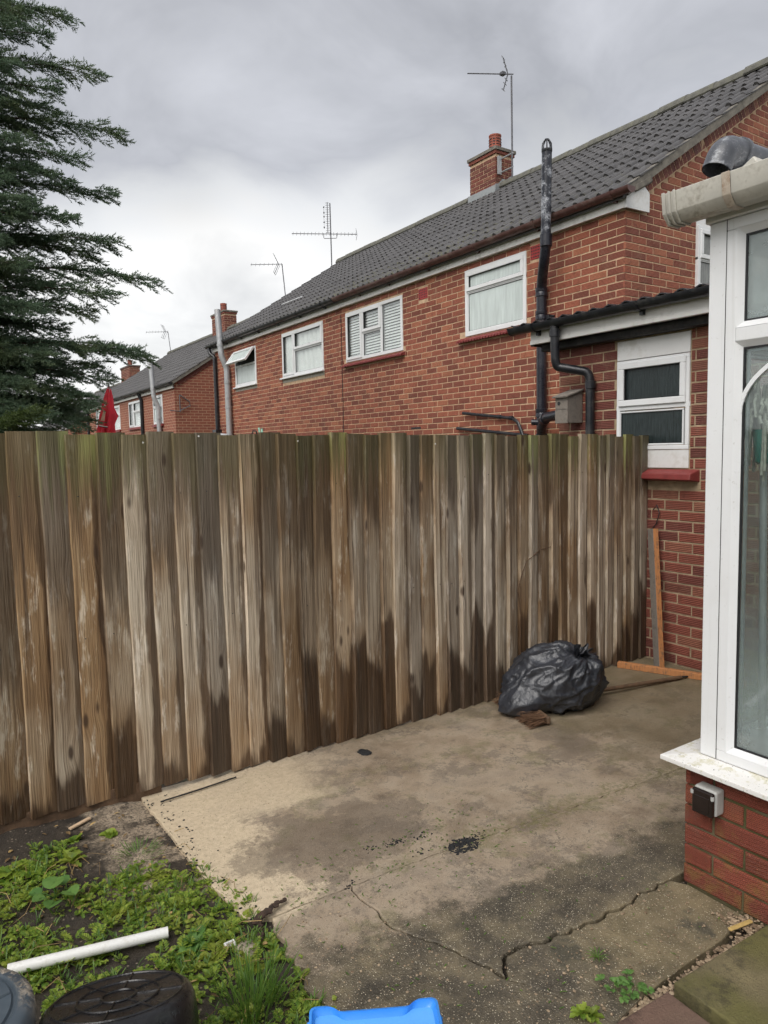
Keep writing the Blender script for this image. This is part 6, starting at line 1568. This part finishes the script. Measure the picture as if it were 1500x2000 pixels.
def fern(mb, c, n, L):
    for i in range(n):
        a = 6.283*i/n+rw.uniform(-.5, .5); el = rw.uniform(.35, 1.1); d = Vector((math.cos(a)*math.cos(el), math.sin(a)*math.cos(el), math.sin(el))); s = d.cross(Vector((0, 0, 1))).normalized(); l = L*rw.uniform(.7, 1.2)
        for k in range(2, 7):
            t = k/6.5; p = Vector(c)+d*l*t-Vector((0, 0, 1))*0.28*l*t*t; w = l*0.34*(1.1-abs(t-.5))
            for sg in (-1, 1): leaf(mb, p, d*0.7+s*sg, w, w*0.42, 'oval', 0.1)
        leaf(mb, Vector(c)+d*l*0.95-Vector((0, 0, 1))*0.25*l, d, l*0.2, l*.1, 'oval', 0.2)
def cover_density(x, y):
    v = 0.52+1.2*mnoise.noise(Vector((x*4.3, y*4.3, 1.7)))
    if x > 0.92 or y > 3.2: return 0
    v += 0.35*math.exp(-((y-2.45)/0.45)**2)
    bare = max(0, (x-0.42)/0.3)*max(0, (y-2.45)/0.4); v -= 1.4*bare                # sandy rubble by the concrete edge
    if y > 2.80: v -= 0.25+(y-2.80)*2.2
    if 2.16 < y < 2.30 and x < 0.62: v -= 0.45                                         # trodden soil by the white pipe
    if y < 1.9: v += 0.2
    return v
mb = MB(); mg = MB()
for i in range(5600):
    x, y = rw.uniform(-0.55, 0.93), rw.uniform(1.2, 3.2)
    if rw.random() > cover_density(x, y): continue
    z = bed_h(x, y); t = rw.random()
    if t < 0.22: fern(mb, (x, y, z), rw.randint(3, 5), rw.uniform(.028, .060))
    elif t < 0.60: rosette(mb, (x, y, z), rw.randint(3, 6), rw.uniform(.013, .032), rw.uniform(.010, .022), 'lobed', 0.9, True)
    elif t < 0.78: rosette(mb, (x, y, z), rw.randint(4, 7), rw.uniform(.02, .045), rw.uniform(.010, .018), 'lobed', 0.8)
    else:
        for k in range(rw.randint(4, 9)):
            a = rw.uniform(0, 6.28); leaf(mg, Vector((x+jit(.008), y+jit(.008), z)), Vector((math.cos(a)*.5, math.sin(a)*.5, 1)), rw.uniform(.03, .085), 0.004, 'long', 0.35)
for i in range(330):       # green crumbs on the concrete
    x, y = (rw.uniform(1.0, 2.0), rw.gauss(2.25, .12)) if i < 200 else (rw.uniform(0.95, 2.2), rw.uniform(1.25, 2.2))
    a = rw.uniform(0, 6.28); leaf(mg, Vector((x, y, 0.003)), Vector((math.cos(a), math.sin(a), 0.15)), rw.uniform(.008, .022), 0.004, 'long', 0.1)
o = mb.build('weed_cover', 'leaf', recalc=False); o['kind'] = 'stuff'; o['label'] = 'low green weeds covering the soil bed'
o = mg.build('grass_cover', 'grass', recalc=False); o['kind'] = 'stuff'; o['label'] = 'thin grass blades among the weeds'
ml = MB()
for i in range(110):
    x, y = rw.uniform(-0.2, 0.9), rw.uniform(1.7, 3.0); a = rw.uniform(0, 6.28); l = rw.uniform(.03, .12); z = bed_h(x, y)
    ml.tube([(x, y, z+.004), (x+math.cos(a)*l*.5, y+math.sin(a)*l*.5, z+rw.uniform(.012, .05)), (x+math.cos(a+.4)*l, y+math.sin(a+.4)*l, z+rw.uniform(.004, .05))], 0.0013, 4, cap=False)
for i in range(260):      # dead leaves and chips on the soil
    x, y = rw.uniform(-0.3, 0.9), rw.uniform(1.9, 3.25); a = rw.uniform(0, 6.28)
    leaf(ml, Vector((x, y, bed_h(x, y)+rw.uniform(.001, .012))), Vector((math.cos(a), math.sin(a), rw.uniform(0, .4))), rw.uniform(.012, .034), rw.uniform(.006, .018), 'oval', 0.1)
o = ml.build('leaf_litter', mat_leaf('dead_leaf', (0.10, 0.060, 0.028), (0.52, 0.36, 0.14), 0.7, 0.1), recalc=False); o['kind'] = 'stuff'; o['label'] = 'dead leaves and chips on the soil bed'
def plant(name, label, c, fn, mat='leaf', cat='weed'):
    m2 = MB(); z = bed_h(c[0], c[1]) if c[0] < 0.92 else 0.0
    fn(m2, (c[0], c[1], z)); return tag(m2.build(name, mat, recalc=False), label, cat, 'single weeds standing out in the bed')
def mallow(m2, c):
    for (dx, dy, h, L, az, el) in ((0.0, 0.0, .060, .066, 0.9, .25), (-.055, -.045, .042, .048, 3.4, .3), (0.045, -0.06, .040, .056, -1.2, .2), (-.02, -.09, .035, .055, -2.2, .3), (.03, .04, .035, .05, 1.8, .3), (-.06, .02, .03, .045, 2.6, .3)):
        p = Vector(c)+Vector((dx, dy, h)); m2.tube([Vector(c), Vector(c)+Vector((dx*.5, dy*.5, h*.8)), p], 0.0015, 4, cap=False)
        d = Vector((math.cos(az), math.sin(az), el)); leaf(m2, p-d*L*.45, d, L, L*1.02, 'round', 0.15)
plant('mallow', 'pale green round-leaved mallow standing above the weeds', (0.335, 2.70), mallow, 'leaf_big')
plant('leafy_weed', 'bright green weed clump on the soil close to the fence foot', (0.61, 3.07), lambda m2, c: (rosette(m2, c, 12, .055, .034, 'round', 1.0), rosette(m2, c, 8, .035, .028, 'round', 1.3)))
plant('leafy_weed', 'small weed clump beside the pale wood sliver', (0.475, 3.10), lambda m2, c: rosette(m2, c, 12, .045, .026, 'round', 1.0))
plant('leafy_weed', 'ragged groundsel-like weed at the left edge of the bed below the fence', (0.22, 2.98), lambda m2, c: (rosette(m2, c, 14, .10, .045, 'lobed', 1.1), rosette(m2, (c[0]+.06, c[1]-.03, c[2]), 9, .09, .05, 'lobed', .6)))
plant('leafy_weed', 'feathery weed right of the ragged weed below the fence', (0.43, 2.93), lambda m2, c: rosette(m2, c, 14, .075, .035, 'lobed', 1.1))
plant('dock_weed', 'broad-leaved dock just right of the white pipe end', (0.665, 2.175), lambda m2, c: (rosette(m2, c, 9, .10, .034, 'long', .7), rosette(m2, c, 6, .07, .028, 'long', 1.2)), 'leaf_big')
plant('leafy_weed', 'green weed clump next to the dark rotten wood', (0.885, 2.06), lambda m2, c: (rosette(m2, c, 12, .05, .035, 'lobed', 1.0), rosette(m2, (c[0]-.03, c[1]-.08, c[2]), 10, .05, .035, 'lobed', 1.0)))
def tuft(m2, c):
    for k in range(150):
        a = rw.uniform(0, 6.28); r = 0.07*math.sqrt(rw.random()); leaf(m2, Vector((c[0]+r*math.cos(a), c[1]+r*math.sin(a), c[2])), Vector((math.cos(a)*rw.uniform(.05, .6), math.sin(a)*rw.uniform(.05, .6), 1)), rw.uniform(.10, .24), 0.0042, 'long', rw.uniform(.1, .55))
plant('grass_tuft', 'tall grass tuft between the black tub and the blue step', (0.71, 1.80), tuft, 'grass', 'grass')
def small_grass(m2, c):
    for k in range(90):
        a = rw.uniform(0, 6.28); r = 0.07*math.sqrt(rw.random()); leaf(m2, Vector((c[0]+r*math.cos(a), c[1]+r*math.sin(a), c[2])), Vector((math.cos(a)*.7, math.sin(a)*.7, .8)), rw.uniform(.03, .075), 0.0032, 'long', rw.uniform(.2, .5))
plant('grass_tuft', 'small grass patch on the sandy rubble left of the concrete edge', (0.66, 2.80), small_grass, 'grass', 'grass')
plant('nettle_weed', 'dark green weed in the gap by the red paving slab', (1.655, 1.262), lambda m2, c: (rosette(m2, c, 7, .045, .034, 'lobed', .9, True), rosette(m2, (c[0]+.04, c[1]-.02, c[2]), 6, .04, .03, 'lobed', .8, True), rosette(m2, (c[0]-.035, c[1]+.008, c[2]+.01), 6, .038, .03, 'lobed', 1.0, True)), 'leaf_big')
plant('nettle_weed', 'small green weed at the bottom edge near the red paving slab', (1.50, 1.255), lambda m2, c: (rosette(m2, c, 14, .045, .022, 'lobed', 1.2), rosette(m2, (c[0]-.03, c[1]+.01, c[2]+.015), 12, .04, .022, 'lobed', 1.2)), 'leaf')
plant('grass_tuft', 'tiny grass sprig growing on the nearer cracked slab', (1.70, 1.40), lambda m2, c: [leaf(m2, Vector(c), Vector((math.cos(k*.5), math.sin(k*.5), .6)), .045, .004, 'long', .3) for k in range(12)], 'grass', 'grass')
plant('leafy_weed', 'small weed in the corner behind the rubbish bag', (3.78, 3.25), lambda m2, c: rosette(m2, c, 10, .05, .03, 'lobed', 1.1))
